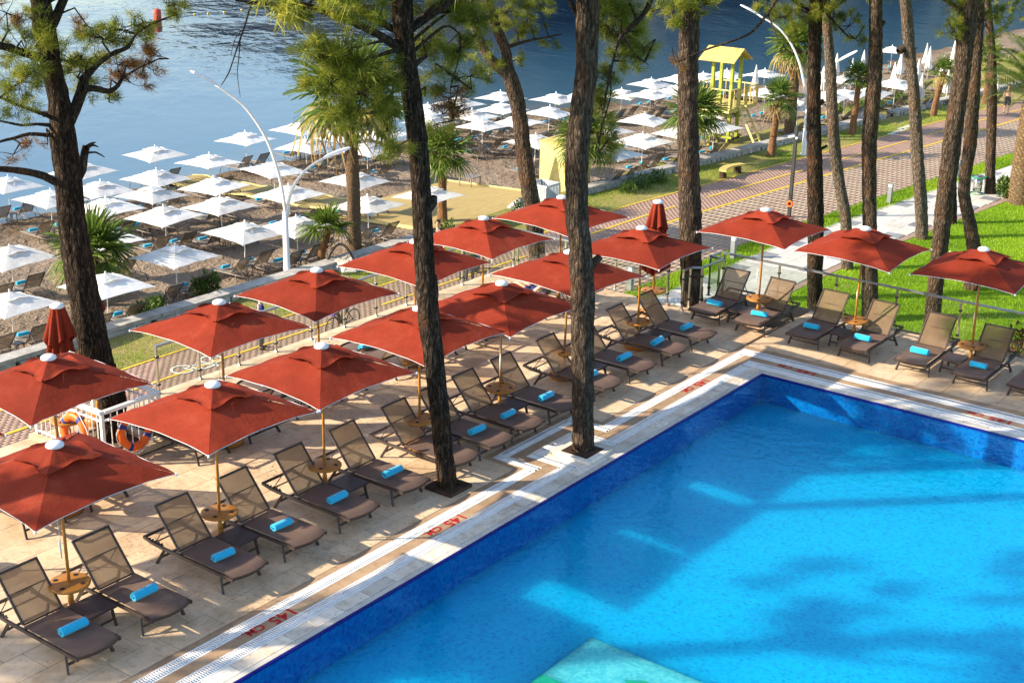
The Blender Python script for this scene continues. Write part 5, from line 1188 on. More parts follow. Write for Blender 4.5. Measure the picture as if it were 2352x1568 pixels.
b4 = at(222, 690, -4.45); fan_palm('fan palm with wide crown behind the big left pine', b4, zpx(205, 585, b4), .18, .15, 1.28, 28, (120, 4, 0), 'palm_bark', 24)
b5 = at(1590, 390, -4.4); fan_palm('fan palm crown showing either side of the straight corner pine', b5, zpx(1578, 262, b5), .20, .17, 1.4, 28, (115, 2, 0), 'palm_bark', 25)
b6 = at(1335, 440, -4.4); fan_palm('fan palm with drooping fronds in front of the yellow kiosk', b6, zpx(1335, 325, b6), .20, .17, 1.32, 26, (140, 4, 1), 'palm_bark', 26)
b7 = at(1770, 362, -4.25); fan_palm('small fan palm with reddish trunk next to the lifeguard tower ladder', b7, zpx(1787, 225, b7), .20, .14, .95, 16, (140, 2, 1), 'palm_bark_red', 27, (.25, 0))
b8 = at(1812, 320, -4.5); fan_palm('tall thick fan palm with hanging dry fronds behind the black camera pole', b8, zpx(1815, 110, b8), .30, .26, 1.4, 32, (130, 8, 5), 'palm_bark', 28)
b9 = at(1957, 311, -4.25); fan_palm('compact dark fan palm in front of the far white parasols', b9, zpx(1966, 180, b9), .19, .14, .92, 20, (105, 0, 0), 'palm_bark_red', 29, (.1, 0))
b10 = at(2143, 267, -4.2); fan_palm('small ragged fan palm leaning right on the verge among furled parasols', b10, zpx(2158, 165, b10), .20, .14, .8, 14, (140, 4, 2), 'palm_bark_red', 30, (.25, .2))
b11 = at(2262, 238, -4.2); fan_palm('fan palm mostly hidden behind the pine by the litter bin', b11, zpx(2268, 140, b11), .22, .17, 1.1, 14, (130, 3, 1), 'palm_bark_red', 31)
# date palm at the right edge: feather fronds and a scaly trunk
bd = at(2345, 466, ZG); dp = thing('date_palm', 'big feather-leaved date palm with scaly trunk at the right edge', 'palm', bd); Hd = zpx(2345, 235, bd)-ZG
limb('trunk', [(0, 0, -.1, .62), (0, 0, .5, .58), (0, 0, Hd*.6, .56), (0, 0, Hd, .50)], 'palm_bark', dp, .1, 24, .05, 33)
b = MB(); rng = np.random.RandomState(9)
for i in range(30):
    for j in range(14):
        a = 2*PI*(j+(i % 2)*.5)/14; z_ = .25+i*(Hd-.2)/30; r_ = .57-.06*i/30; c = Vector((math.cos(a), math.sin(a), 0)); s = Vector((-c.y, c.x, 0)); up = Vector((0, 0, 1)); p = c*r_+up*z_
        b.add([p-s*.10, p+s*.10, p+c*.09+up*.10, p-up*.05], [(0, 1, 2), (0, 2, 3), (1, 3, 2)], rng.uniform(.1, .9))
stuff(b.build('leaf_scars', 'palm_leaf_dead', dp))
def feather(rng, L=3.5):
    V, F, T_ = [], [], []; n = 64
    def rach(f): return np.array((L*f*(1-.12*f), 0, L*(.30*f-.62*f*f)))
    for i in range(10):
        p, q = rach(i/10), rach((i+1)/10); w_ = .022*(1-.8*i/10); o = len(V); V.extend([p+(0, -w_, 0), q+(0, -w_, 0), q+(0, w_, 0), p+(0, w_, 0)]); F.append((o, o+1, o+2, o+3)); T_ += [.95]*4
    for i in range(n):
        f = .16+.83*i/n; p = rach(f); l_ = .62*math.sin(PI*min(1, .2+f*.85))**.6
        for s in (-1, 1):
            d = np.array((.55, s*.80, .22+.2*rng.rand())); d /= np.linalg.norm(d); w_ = np.array((.026, 0, 0)); tip = p+d*l_+np.array((0, 0, -.10*l_)); md = p+d*l_*.5
            o = len(V); V.extend([p-w_*.5, md-w_*.8, tip, md+w_*.8]); F.append((o, o+1, o+2, o+3)); T_ += [float(np.clip(.5+rng.normal(0, .2), .01, 1))]*4
    o = npmesh('frond', np.array(V), np.array(F), 'palm_leaf', T_); me = o.data; bpy.data.objects.remove(o); return me
fm = feather(rng)
for k in range(44):
    f = k/44; el = R(84-72*f+rng.uniform(-6, 6)); az = k*2.399
    o = link('frond', fm, dp); o.matrix_local = Matrix.Translation((0, 0, Hd)) @ Matrix.Rotation(az, 4, 'Z') @ Matrix.Rotation(-el, 4, 'Y') @ Matrix.Rotation(rng.uniform(-.4, .4), 4, 'X') @ Matrix.Scale(rng.uniform(.95, 1.2), 4)
# shrubs and small plants
def shrub(name, label, base, r, h, n, mat='shrub_leaf', blade=(.05, .022), seed=1, tall=0.0):
    rng = np.random.RandomState(seed); t = thing(name, label, 'shrub', base); q = rng.normal(size=(n, 3)); q /= np.linalg.norm(q, axis=1, keepdims=True); q *= rng.uniform(.2, 1, (n, 1))**.4
    q *= (1+.25*np.sin(q[:, :1]*5+1)*np.sin(q[:, 1:2]*4)); P = q*np.array([r, r, h/2])+np.array([0, 0, h/2+tall]); P[:, 2] = np.maximum(P[:, 2], .03)
    d = q*.6+rng.normal(size=(n, 3))*.6+np.array([0, 0, .4]); d /= np.linalg.norm(d, axis=1, keepdims=True); w_ = np.cross(d, rng.normal(size=(n, 3))); w_ /= np.linalg.norm(w_, axis=1, keepdims=True)
    L = blade[0]*rng.uniform(.6, 1.4, (n, 1)); W = blade[1]; V = np.stack([P, P+d*L*.5+w_*W/2, P+d*L, P+d*L*.5-w_*W/2], 1).reshape(-1, 3); tn = np.repeat(np.clip(.5+rng.normal(0, .25, n), .01, 1), 4)
    stuff(npmesh('leaves', V, np.arange(4*n).reshape(-1, 4), mat, tn, t)); b = MB()
    for k in range(7): a = k*2.4; b.tube([(0, 0, 0), (math.cos(a)*r*.3, math.sin(a)*r*.3, h*.4+tall), (math.cos(a)*r*.7, math.sin(a)*r*.7, h*.75+tall)], [.02, .014, .006], 5)
    b.build('stems', 'branch_bark', t); return t
shrub('ivy_shrub', 'leafy green shrub at the foot of the date palm', at(2318, 455, ZG), .55, 1.0, 1500, 'shrub_leaf', (.16, .09), 1)
pr = G(2325, 795, 0); shrub('red_shrub', 'reddish-brown bush behind the last sunbed at right edge', (pr[0]+.6, 5.8, ZG), 1.0, 1.8, 3000, 'shrub_red', (.13, .06), 2, 2.9)
for k, (u, v, r, h, lb) in enumerate([(1480, 432, .55, .5, 'green oleander clump on the wall left of the corner pine'), (1520, 420, .45, .55, 'green oleander clump nearest the corner pine, on the wall'), (1455, 445, .35, .4, 'small white-flowered plant beside the yellow kiosk'), (1930, 262, .4, .5, 'green plant at wall end, left of the far lawn gap'),
        (1985, 252, .5, .5, 'bright green plant beside the rubble wall end'), (2025, 248, .4, .4, 'low green plant behind the wall by the furled parasols'), (2075, 235, .4, .45, 'tufty green plant behind the pale stubbed pine'), (340, 732, .3, .4, 'tuft of green weed on the beach wall, lower left'),
        (497, 662, .28, .45, 'young oleander growing in sand near the lamp post'), (470, 672, .22, .35, 'small weed in the sand left of young oleander'), (370, 705, .25, .2, 'low green weed spreading on the beach wall'), (1210, 500, .4, .6, 'green plant between the boardwalk and the thin pine'), (2218, 250, .4, .4, 'green plant on the verge behind the jogger'), (1035, 548, .35, .6, 'green plant behind the man in black')]):
    p = G(u, v, ZG); shrub('verge_plant', lb, (p[0]-.25, p[1], ZG-.25), r, h+.3, 420, 'shrub_leaf', (.20, .045), 50+k)
# ------------------------------------------------------------------ street furniture and beach furniture
def YP(u, v, y): d = ray(u, v); t = (y-CAM[1])/d[1]; return CAM+t*d
def XP(u, v, x): d = ray(u, v); t = (x-CAM[0])/d[0]; return CAM+t*d
# lifeguard tower
tx0, tx1, ty0, ty1 = -23.85, -22.73, 40.5, 41.4; tz = -4.62; pz = -2.45
tw_ = thing('lifeguard_tower', 'yellow-green timber lifeguard tower with plank roof and ladder', 'tower', ((tx0+tx1)/2, (ty0+ty1)/2, tz)); o_ = Vector(tw_.location)
def L(p): return Vector(p)-o_
for x in (tx0, tx1):
    for y in (ty0, ty1): b = MB(); b.box(L((x, y, (tz+.12)/2)), (.16, .16, .12-tz)); b.build('post', 'lime_wood', tw_)
for zz, hh in ((-4.0, .12),):
    for y in (ty0-.1, ty1+.1): b = MB(); b.box(L(((tx0+tx1)/2, y, zz)), (tx1-tx0+.5, .04, hh)); b.build('brace', 'lime_wood', tw_)
    for x in (tx0-.1, tx1+.1): b = MB(); b.box(L((x, (ty0+ty1)/2, zz-.13)), (.04, ty1-ty0+.4, hh)); b.build('brace', 'brown_frame' if x > tx0 else 'lime_wood', tw_)
for s in (-1, 1): b = MB(); b.bar(L((tx1+.02, ty0+(.0 if s < 0 else .9), -3.1)), L((tx1-.9*0-.75, ty0+(.0 if s < 0 else .9), pz-.1)), .05, .1); b.build('brace', 'lime_wood', tw_)
qx0, qx1, qy0, qy1 = -25.1, -22.45, 39.9, 42.9
n = 18
for k in range(n): b = MB(); y = qy0+(k+.5)*(qy1-qy0)/n; b.box(L(((qx0+qx1)/2, y, pz)), (qx1-qx0, (qy1-qy0)/n-.012, .035)); b.build('floor_plank', 'yellow_wood', tw_)
for y in (qy0, qy1): b = MB(); b.box(L(((qx0+qx1)/2, y, pz-.10)), (qx1-qx0, .05, .16)); b.build('edge_beam', 'pale_yellow_wood', tw_)
for x in (qx0, qx1): b = MB(); b.box(L((x, (qy0+qy1)/2, pz-.10)), (.05, qy1-qy0-.06, .16)); b.build('edge_beam', 'yellow_wood', tw_)
def trail(a, c, e0=1, e1=1):
    a, c = Vector(a), Vector(c); b = MB(); b.bar(L(a+Vector((0, 0, 1.0))), L(c+Vector((0, 0, 1.0))), .07, .06); b.build('hand_rail', 'pale_yellow_wood', tw_)
    m_ = int((c-a).length/.34)
    for k in range(0 if e0 else 1, m_+1 if e1 else m_): p = a.lerp(c, k/m_); b = MB(); w_ = .11 if k in (0, m_) else .035; b.box(L(p+Vector((0, 0, .5))), (w_, w_, 1.0)); b.build('baluster', 'yellow_wood', tw_)
trail((qx0, qy0, pz), (qx1, qy0, pz)); trail((qx1, qy0, pz-.002), (qx1, qy0+.9, pz-.002), 0, 1); trail((qx1, qy1-1.2, pz-.002), (qx1, qy1, pz-.002), 1, 0); trail((qx0, qy1, pz), (qx1, qy1, pz)); trail((qx0, qy0, pz-.002), (qx0, qy1, pz-.002), 0, 0)
rm = (ty0+ty1)/2; rx0, rx1 = tx0-.62, tx1+.38; ze, zr = -.02, .62; hw = 1.05
for s in (-1, 1):
    for k in range(9):
        f0, f1 = k/9, (k+1)/9-.008; b = MB(); y0_, y1_ = rm+s*hw*(1-f0), rm+s*hw*(1-f1); z0_, z1_ = ze+(zr-ze)*f0, ze+(zr-ze)*f1
        vs_ = [(rx0, y0_, z0_), (rx1, y0_, z0_), (rx1, y1_, z1_), (rx0, y1_, z1_)]; vs_ += [(x, y, z-.03) for x, y, z in vs_]; b.add([L(q) for q in vs_], [(0, 1, 2, 3), (7, 6, 5, 4), (0, 4, 5, 1), (1, 5, 6, 2), (2, 6, 7, 3), (3, 7, 4, 0)]); b.build('roof_plank', 'yellow_wood', tw_)
for x in (tx0, tx1):
    for s in (-1, 1): b = MB(); b.bar(L((x, rm+s*hw*.95, ze-.05)), L((x, rm, zr-.05)), .08, .1); b.build('rafter', 'lime_wood', tw_)
b = MB(); b.bar(L((tx0-.4, rm, zr-.12)), L((tx1+.3, rm, zr-.12)), .08, .12); b.build('ridge_beam', 'lime_wood', tw_)
lad = [(-22.40, 41.0, pz), (-21.1, 41.0, -4.55)]
for y in (40.85, 41.55): b = MB(); b.bar(L((-22.40, y, pz+.05)), L((-21.15, y, -4.55)), .05, .11); b.build('ladder_rail', 'pale_yellow_wood', tw_)
for k in range(7): f = (k+.7)/7.5; b = MB(); b.bar(L((-22.40+1.25*f, 40.85, pz-2.1*f)), L((-22.40+1.25*f, 41.55, pz-2.1*f)), .09, .035); b.build('rung', 'yellow_wood', tw_)
# yellow plank kiosk
kx0, kx1, ky0, ky1 = -24.5, -22.95, 25.95, 27.75; kz = -4.5; kt = -2.25
ks = thing('plank_kiosk', 'yellow horizontal-plank beach hut behind a palm', 'hut', ((kx0+kx1)/2, (ky0+ky1)/2, kz)); o_ = Vector(ks.location)
n = 19
for k in range(n):
    z_ = kz+(k+.5)*(kt-kz)/n; h = (kt-kz)/n-.012
    for y in (ky0, ky1): b = MB(); b.box(L(((kx0+kx1)/2, y, z_)), (kx1-kx0-.04, .03, h)); b.build('plank', 'pale_yellow_wood', ks)
    for x in (kx0, kx1): b = MB(); b.box(L((x, (ky0+ky1)/2, z_)), (.03, ky1-ky0+.03, h)); b.build('plank', 'pale_yellow_wood', ks)
b = MB(); b.box(L(((kx0+kx1)/2, (ky0+ky1)/2, (kz+kt)/2)), (kx1-kx0-.06, ky1-ky0-.06, kt-kz-.02)); b.build('inner_wall', 'yellow_wood', ks)
b = MB(); b.box(L(((kx0+kx1)/2, (ky0+ky1)/2, kt+.02)), (kx1-kx0+.12, ky1-ky0+.12, .05)); b.build('roof_board', 'yellow_wood', ks)
# grey slatted crate
c = G(1256, 466, -4.35); cr = thing('slatted_crate', 'open grey plastic slatted crate beside the yellow hut', 'crate', (c[0]-.5, c[1]+.45, -4.42)); S_, Hh = 1.0, .82
for s in (-1, 1):
    for ax in (0, 1):
        for k in range(9):
            q = -S_/2+(k+.5)*S_/9; b = MB(); b.box((q, s*S_/2, Hh/2) if ax == 0 else (s*S_/2, q, Hh/2), (S_/9-.03, .03, Hh-.1) if ax == 0 else (.03, S_/9-.03, Hh-.1)); b.build('slat', 'grey_plastic', cr)
for s in (-1, 1):
    for z_ in (.04, Hh-.04):
        b = MB(); b.box((0, s*(S_/2+.002), z_), (S_+.06, .045, .08)); b.build('rim', 'grey_plastic', cr); b = MB(); b.box((s*(S_/2+.002), 0, z_), (.045, S_-.045, .08)); b.build('rim', 'grey_plastic', cr)
b = MB(); b.box((0, 0, .03), (S_-.03, S_-.03, .03)); b.build('base', 'grey_plastic', cr)
# pale rock by the pine
def boulder(label, loc, r, seed):
    rng = random.Random(seed); b = MB(); b.lathe([(.01, -.2*r), (.8*r, -.1*r), (1.0*r, .2*r), (.75*r, .6*r), (.35*r, .85*r), (.01, .9*r)], 12); b.v = [(x*(1+rng.uniform(-.2, .2)), y*(1+rng.uniform(-.2, .2)), z*(1+rng.uniform(-.15, .15))) for x, y, z in b.v]
    o = b.build('rock', 'stone_rubble', None); o.location = loc; return tag(o, label, 'rock')
p = G(1197, 480, -4.35); boulder('pale rock at the end of the boardwalk beside the thin pine', (p[0], p[1], -4.4), .55, 1)
p = G(800, 618, -4.2); boulder('grey rock lying at the foot of the tall stout palm', (p[0], p[1], -4.25), .6, 2); boulder('low rubble lump where the far wall ends', (*G(1985, 272, -4.2)[:2], -4.25), .7, 3)
p0, p1 = G(748, 614, -4.2), G(822, 624, -4.2); b = MB(); b.tube([np.array(p0)+(np.array(p1)-np.array(p0))*f+np.array((0, 0, .95*math.sin(PI*f)**.8)) for f in np.linspace(0, 1, 15)], .045, 7); tag(b.build('bent_hose', 'black_metal', None, True), 'black arched hose over the rock behind the glass balustrade', 'hose')
# boardwalk: main deck and the walkway to the water
bw = thing('boardwalk', 'yellowish timber boardwalk deck between the beach palms', 'boardwalk', (0, 0, 0))
def bwz(x): return -4.40-.048*max(0, -23-x)
n = 44
for k in range(n):
    y = 16.9+(k+.5)*8.2/n; b = MB(); w_ = 8.2/n-.008
    vs_ = [(x, yy, bwz(x)+dz) for dz in (0, -.04) for x, yy in ((-29.4, y-w_/2), (-22.9, y-w_/2), (-22.9, y+w_/2), (-29.4, y+w_/2))]; b.add(vs_, [(0, 1, 2, 3), (7, 6, 5, 4), (0, 4, 5, 1), (1, 5, 6, 2), (2, 6, 7, 3), (3, 7, 4, 0)]); b.build('plank', 'boardwalk_plank', bw)
def wz(x): return bz(x, 18.6)+.09
for k in range(60):
    x = -41.0+(k+.5)*11.6/60; b = MB(); b.box((x, 18.55, wz(x)), (11.6/60-.01, 2.0, .04), 0, 0, 0); b.build('plank', 'boardwalk_plank', bw)
for y in (17.5, 19.6):
    b = MB()
    for k in range(12): xa, xb = -41.0+k*.967, -41.0+(k+1)*.967; b.bar((xa, y, wz(xa)+.01), (xb, y, wz(xb)+.01), .09, .09)
    b.build('edge_board', 'pale_yellow_wood', bw)
for y in (16.85, 25.15): b = MB(); b.bar((-29.4, y, bwz(-29.4)+.0), (-22.9, y, bwz(-22.9)+.0), .08, .12); b.build('edge_board', 'pale_yellow_wood', bw)
for k in range(9): x = -28.9+k*.75; b = MB(); b.box((x, 21, bwz(x)-.16), (.1, 8.0, .22)); b.build('joist', 'yellow_wood', bw)
# low table with a pair of sandals beside it, on the boardwalk end
p = G(1070, 428, bwz(-27.6)); bt = thing('low_beach_table', 'square taupe table standing alone at the boardwalk end', 'table', (p[0], p[1]+.3, bwz(p[0])))
b = MB(); b.box((0, 0, .43), (.75, .75, .035)); b.build('table_top', 'taupe_frame', bt)
for sx in (-1, 1):
    for sy in (-1, 1): b = MB(); b.box((sx*.34, sy*.34, .21), (.045, .045, .42)); b.build('leg', 'taupe_frame', bt)
# bench
p = (G(1650, 410, ZG)+G(1690, 396, ZG))/2; bn = thing('log_bench', 'curved yellow plank bench on two log stumps beside the promenade', 'bench', (p[0], p[1], ZG)); b = MB(); vs_ = []
for k in range(13):
    f = -1+k/6; x = .28*f*f; y = f*1.0
    for dx in (-.19, .19):
        for z_ in (.46, .38): vs_.append((x+dx, y, z_))
F = []
for k in range(12): o = 4*k; F += [(o, o+2, o+6, o+4), (o+1, o+5, o+7, o+3), (o, o+4, o+5, o+1), (o+2, o+3, o+7, o+6)]
F += [(0, 1, 3, 2), (48, 50, 51, 49)]; b.add(vs_, F); b.build('seat', 'yellow_wood', bn)
for s in (-1, 1): b = MB(); b.lathe([(.22, 0), (.19, .05), (.165, .3), (.17, .385)], 12, (.15, s*.72, 0)); b.build('stump', 'bark_mid', bn, True)
# lamp posts
def lamp(label, base, arms, zf):
    t = thing('street_lamp', label, 'street lamp', base); b = MB(); b.tube([(0, 0, 0), (0, 0, .12), (0, 0, .13), (0, 0, zf)], [.16, .16, .12, .10], 14); b.build('post', 'white_paint', t, True); off = Vector(base)
    for pts, hd in arms:
        P = [Vector(p) for p in pts]; C = catmull([list(p)+[0] for p in P], .2)[:, :3]; b = MB(); r_ = np.linspace(.062, .040, len(C)); b.tube(C, list(r_), 10); a = b.build('arm', 'white_paint', t, True)
        e, d = P[-1], (P[-1]-P[-2]).normalized(); d = Vector((d.x, d.y, d.z*.8)).normalized(); side = d.cross(Vector((0, 0, 1))).normalized(); up = side.cross(d)
        h = MB(); prof = [(-.05, .05, .05), (.10, .10, .07), (.45, .15, .075), (.78, .13, .055), (.92, .05, .02)]; vs_ = []
        for s_, w_, hh in prof: vs_ += [e+d*s_+side*(-w_)-up*.02, e+d*s_+side*(-w_*.7)+up*hh, e+d*s_+side*(w_*.7)+up*hh, e+d*s_+side*w_-up*.02]
        F = [(4*i+j, 4*i+(j+1) % 4, 4*i+4+(j+1) % 4, 4*i+4+j) for i in range(4) for j in range(4)]+[(3, 2, 1, 0), (16, 17, 18, 19)]; h.add(vs_, F); hh_ = h.build('lamp_head', 'white_trim', a)
        g_ = MB(); g_.add([e+d*.12-side*.07-up*.022, e+d*.12+side*.07-up*.022, e+d*.75+side*.08-up*.022, e+d*.75-side*.08-up*.022], [(0, 1, 2, 3)]); g_.build('lens', 'grey_plastic', hh_)
    return t
la = at(660, 634, ZG); A_ = lambda u, v: Vector(plane(u, v, la))-Vector(la)
lamp('white double-arm street lamp with tall curved arms, on the beach wall at left', la, [([A_(656, 500), A_(652, 460), A_(640, 400), A_(612, 320), A_(566, 250), A_(520, 212), A_(494, 194)], 0), ([A_(660, 500), A_(661, 470), A_(674, 428), A_(700, 393), A_(728, 372), A_(748, 362)], 0)], 2.35)
lb = at(1845, 358, ZG); A_ = lambda u, v: Vector(plane(u, v, lb))-Vector(lb)
lamp('white double-arm street lamp behind the lifeguard tower palms', lb, [([A_(1850, 240), A_(1848, 200), A_(1836, 145), A_(1815, 98), A_(1785, 62), A_(1750, 40), A_(1738, 32)], 0), ([A_(1852, 240), A_(1856, 210), A_(1870, 185), A_(1895, 162), A_(1918, 146), A_(1930, 138)], 0)], 2.7)
# black camera pole with a buoy ring hung on it
pb = at(1812, 500, ZG); cp = thing('camera_pole', 'slim black pole with white cctv camera and orange ring', 'pole', pb); b = MB(); b.box((0, 0, 1.95), (.13, .13, 3.9)); b.build('pole', 'black_metal', cp)
b = MB(); b.tube([(-.25, -.12, 3.42), (.02, -.16, 3.5)], [.05, .05], 10); b.build('camera', 'white_trim', cp); b = MB(); b.lathe([(.01, -.07), (.06, -.04), (.07, .02), (.01, .05)], 12, (.10, -.12, 3.42)); b.build('dome_camera', 'white_trim', cp)
b = MB(); b.tube([(.04+.11*math.cos(a), -.10, .62+.11*math.sin(a)) for a in np.linspace(0, 2*PI, 17)], .04, 8, False); b.build('orange_ring', 'orange_plastic', cp, True)
b = MB(); b.tube([(-.14+.2*math.cos(a), -.09, .75+.33*math.sin(a)) for a in np.linspace(-2.4, 2.0, 17)], .008, 5); b.build('cable', 'black_metal', cp, True)
# bollard lights
def bollard():
    t = thing('bollard_light', '', 'bollard'); b = MB(); b.box((0, 0, .36), (.17, .17, .72)); b.build('post', 'bollard_grey', t)
    b = MB(); b.box((0, 0, .785), (.15, .15, .13)); b.build('lens', 'white_trim', t); b = MB(); b.box((0, 0, .862), (.18, .18, .03)); b.build('cap', 'bollard_grey', t)
    for sx in (-1, 1): b = MB(); b.box((sx*.08, .08, .785), (.02, .02, .13)); b.build('corner_bar', 'bollard_grey', t)
    return t
BO = Proto(bollard())
for (u, v), l in zip([(1683, 594), (2042, 466), (1447, 667), (2197, 409)], ['square grey bollard light at path edge, just right of the corner pine', 'square grey bollard light standing alone at the path edge among pines', 'square grey bollard light half behind the far poolside parasol', 'square grey bollard light partly behind the tall leaning pine']): p = G(u, v, ZG); BO.put((p[0], p[1], ZG), 0, l, 'bollard lights along the white path')
# litter bin
p = G(2243, 446, ZG); bi = thing('litter_bin', 'round steel litter bin with green rims beside the path', 'bin', (p[0], p[1], ZG))
b = MB(); b.lathe([(.02, .16), (.20, .16), (.20, .86), (.02, .86)], 18); b.build('drum', 'chrome', bi, True)
for z_, r_ in ((.80, .33), (.03, .32)): b = MB(); b.tube([(r_*math.cos(a), r_*math.sin(a), z_) for a in np.linspace(0, 2*PI, 25)], .03, 6, False); b.build('rim_ring', 'green_enamel', bi, True)
for s in (-1, 1): b = MB(); b.tube([(s*.32, 0, .03), (s*.33, 0, .80)], .018, 6); b.build('stand_bar', 'steel', bi)
b = MB(); b.tube([(-.33, 0, .5), (.33, 0, .5)], .012, 6); b.build('axle', 'steel', bi)
# drinking glasses on the terrace floor
def tumbler(u, v, label, red):
    p = G(u, v, 0); t = thing('drinking_glass', label, 'glass', (p[0], p[1], .003)); b = MB(); b.lathe([(.026, 0), (.028, .004), (.036, .14), (.034, .14), (.026, .012), (.001, .01)], 14); b.build('tumbler', 'rail_glass', t, True)
    if red: b = MB(); b.lathe([(.001, .013), (.025, .013), (.028, .06), (.001, .06)], 14); b.build('drink', 'drink_red', t)
    b = MB(); b.tube([(-.01, 0, .02), (.035, .01, .21)], .004, 5); b.build('straw', 'white_trim', t)
tumbler(1535.5, 703, 'drinking glass with red drink left standing on the terrace floor', True); tumbler(1549, 704, 'empty drinking glass beside the red drink on terrace floor', False)
# buoys and their line
p = G(362, 48, ZSEA); by = thing('sea_buoy', 'red cylindrical buoy floating on the sea at top left', 'buoy', (p[0], p[1], ZSEA)); b = MB(); b.lathe([(.26, -.2), (.36, 0), (.36, .85), (.28, 1.0), (.02, 1.05)], 14); b.build('float', 'buoy_red', by, True); b = MB(); b.lathe([(.06, 1.03), (.08, 1.12), (.02, 1.2)], 10); b.build('ring_eye', 'steel', by)
FLO = [(275, 68), (300, 58), (328, 54), (447, 35), (478, 33), (515, 30), (555, 25), (590, 20)]; b0 = None; pts = []
for k, (u, v) in enumerate(FLO):
    p = G(u, v, ZSEA); pts.append((p[0], p[1], ZSEA+.03)); b = MB(); b.lathe([(.01, -.1), (.09, -.07), (.12, .01), (.09, .09), (.01, .12)], 10); o = b.build('float', 'buoy_yellow', None, True) if b0 is None else link('float', b0.data); b0 = b0 or o
    o.location = (p[0], p[1], ZSEA+.03); tag(o, f'small yellow float on the swimming-area line, {ORD[k]} from the left', 'float', 'floats of the swimming line')
b = MB(); b.tube(pts, .03, 4); tag(b.build('float_line', 'white_rope'), 'thin rope line of yellow floats across the sea', 'rope')

# ------------------------------------------------------------------ people and cycles
def skin_obj(name, V, E, Rd, mat, parent, sub=2):
    me = bpy.data.meshes.new(name); me.from_pydata(V, E, []); o = bpy.data.objects.new(name, me); COL.objects.link(o)
    md = o.modifiers.new('s', 'SKIN'); sv = me.skin_vertices[0].data if me.skin_vertices else None
    if sv is None: bpy.context.view_layer.objects.active = o; sv = me.skin_vertices[0].data
    for i, r_ in enumerate(Rd): sv[i].radius = (r_, r_) if isinstance(r_, (int, float)) else r_
    sv[0].use_root = True; o.modifiers.new('u', 'SUBSURF').levels = sub
    bpy.context.view_layer.update(); ev = o.evaluated_get(bpy.context.evaluated_depsgraph_get()); nm = bpy.data.meshes.new_from_object(ev); bpy.data.objects.remove(o)
    nm.materials.clear(); nm.materials.append(MATS[mat]); nm.polygons.foreach_set('use_smooth', [True]*len(nm.polygons)); return link(name, nm, parent)
def chain(J, names, rads): return [J[n] for n in names], [(i, i+1) for i in range(len(names)-1)], rads
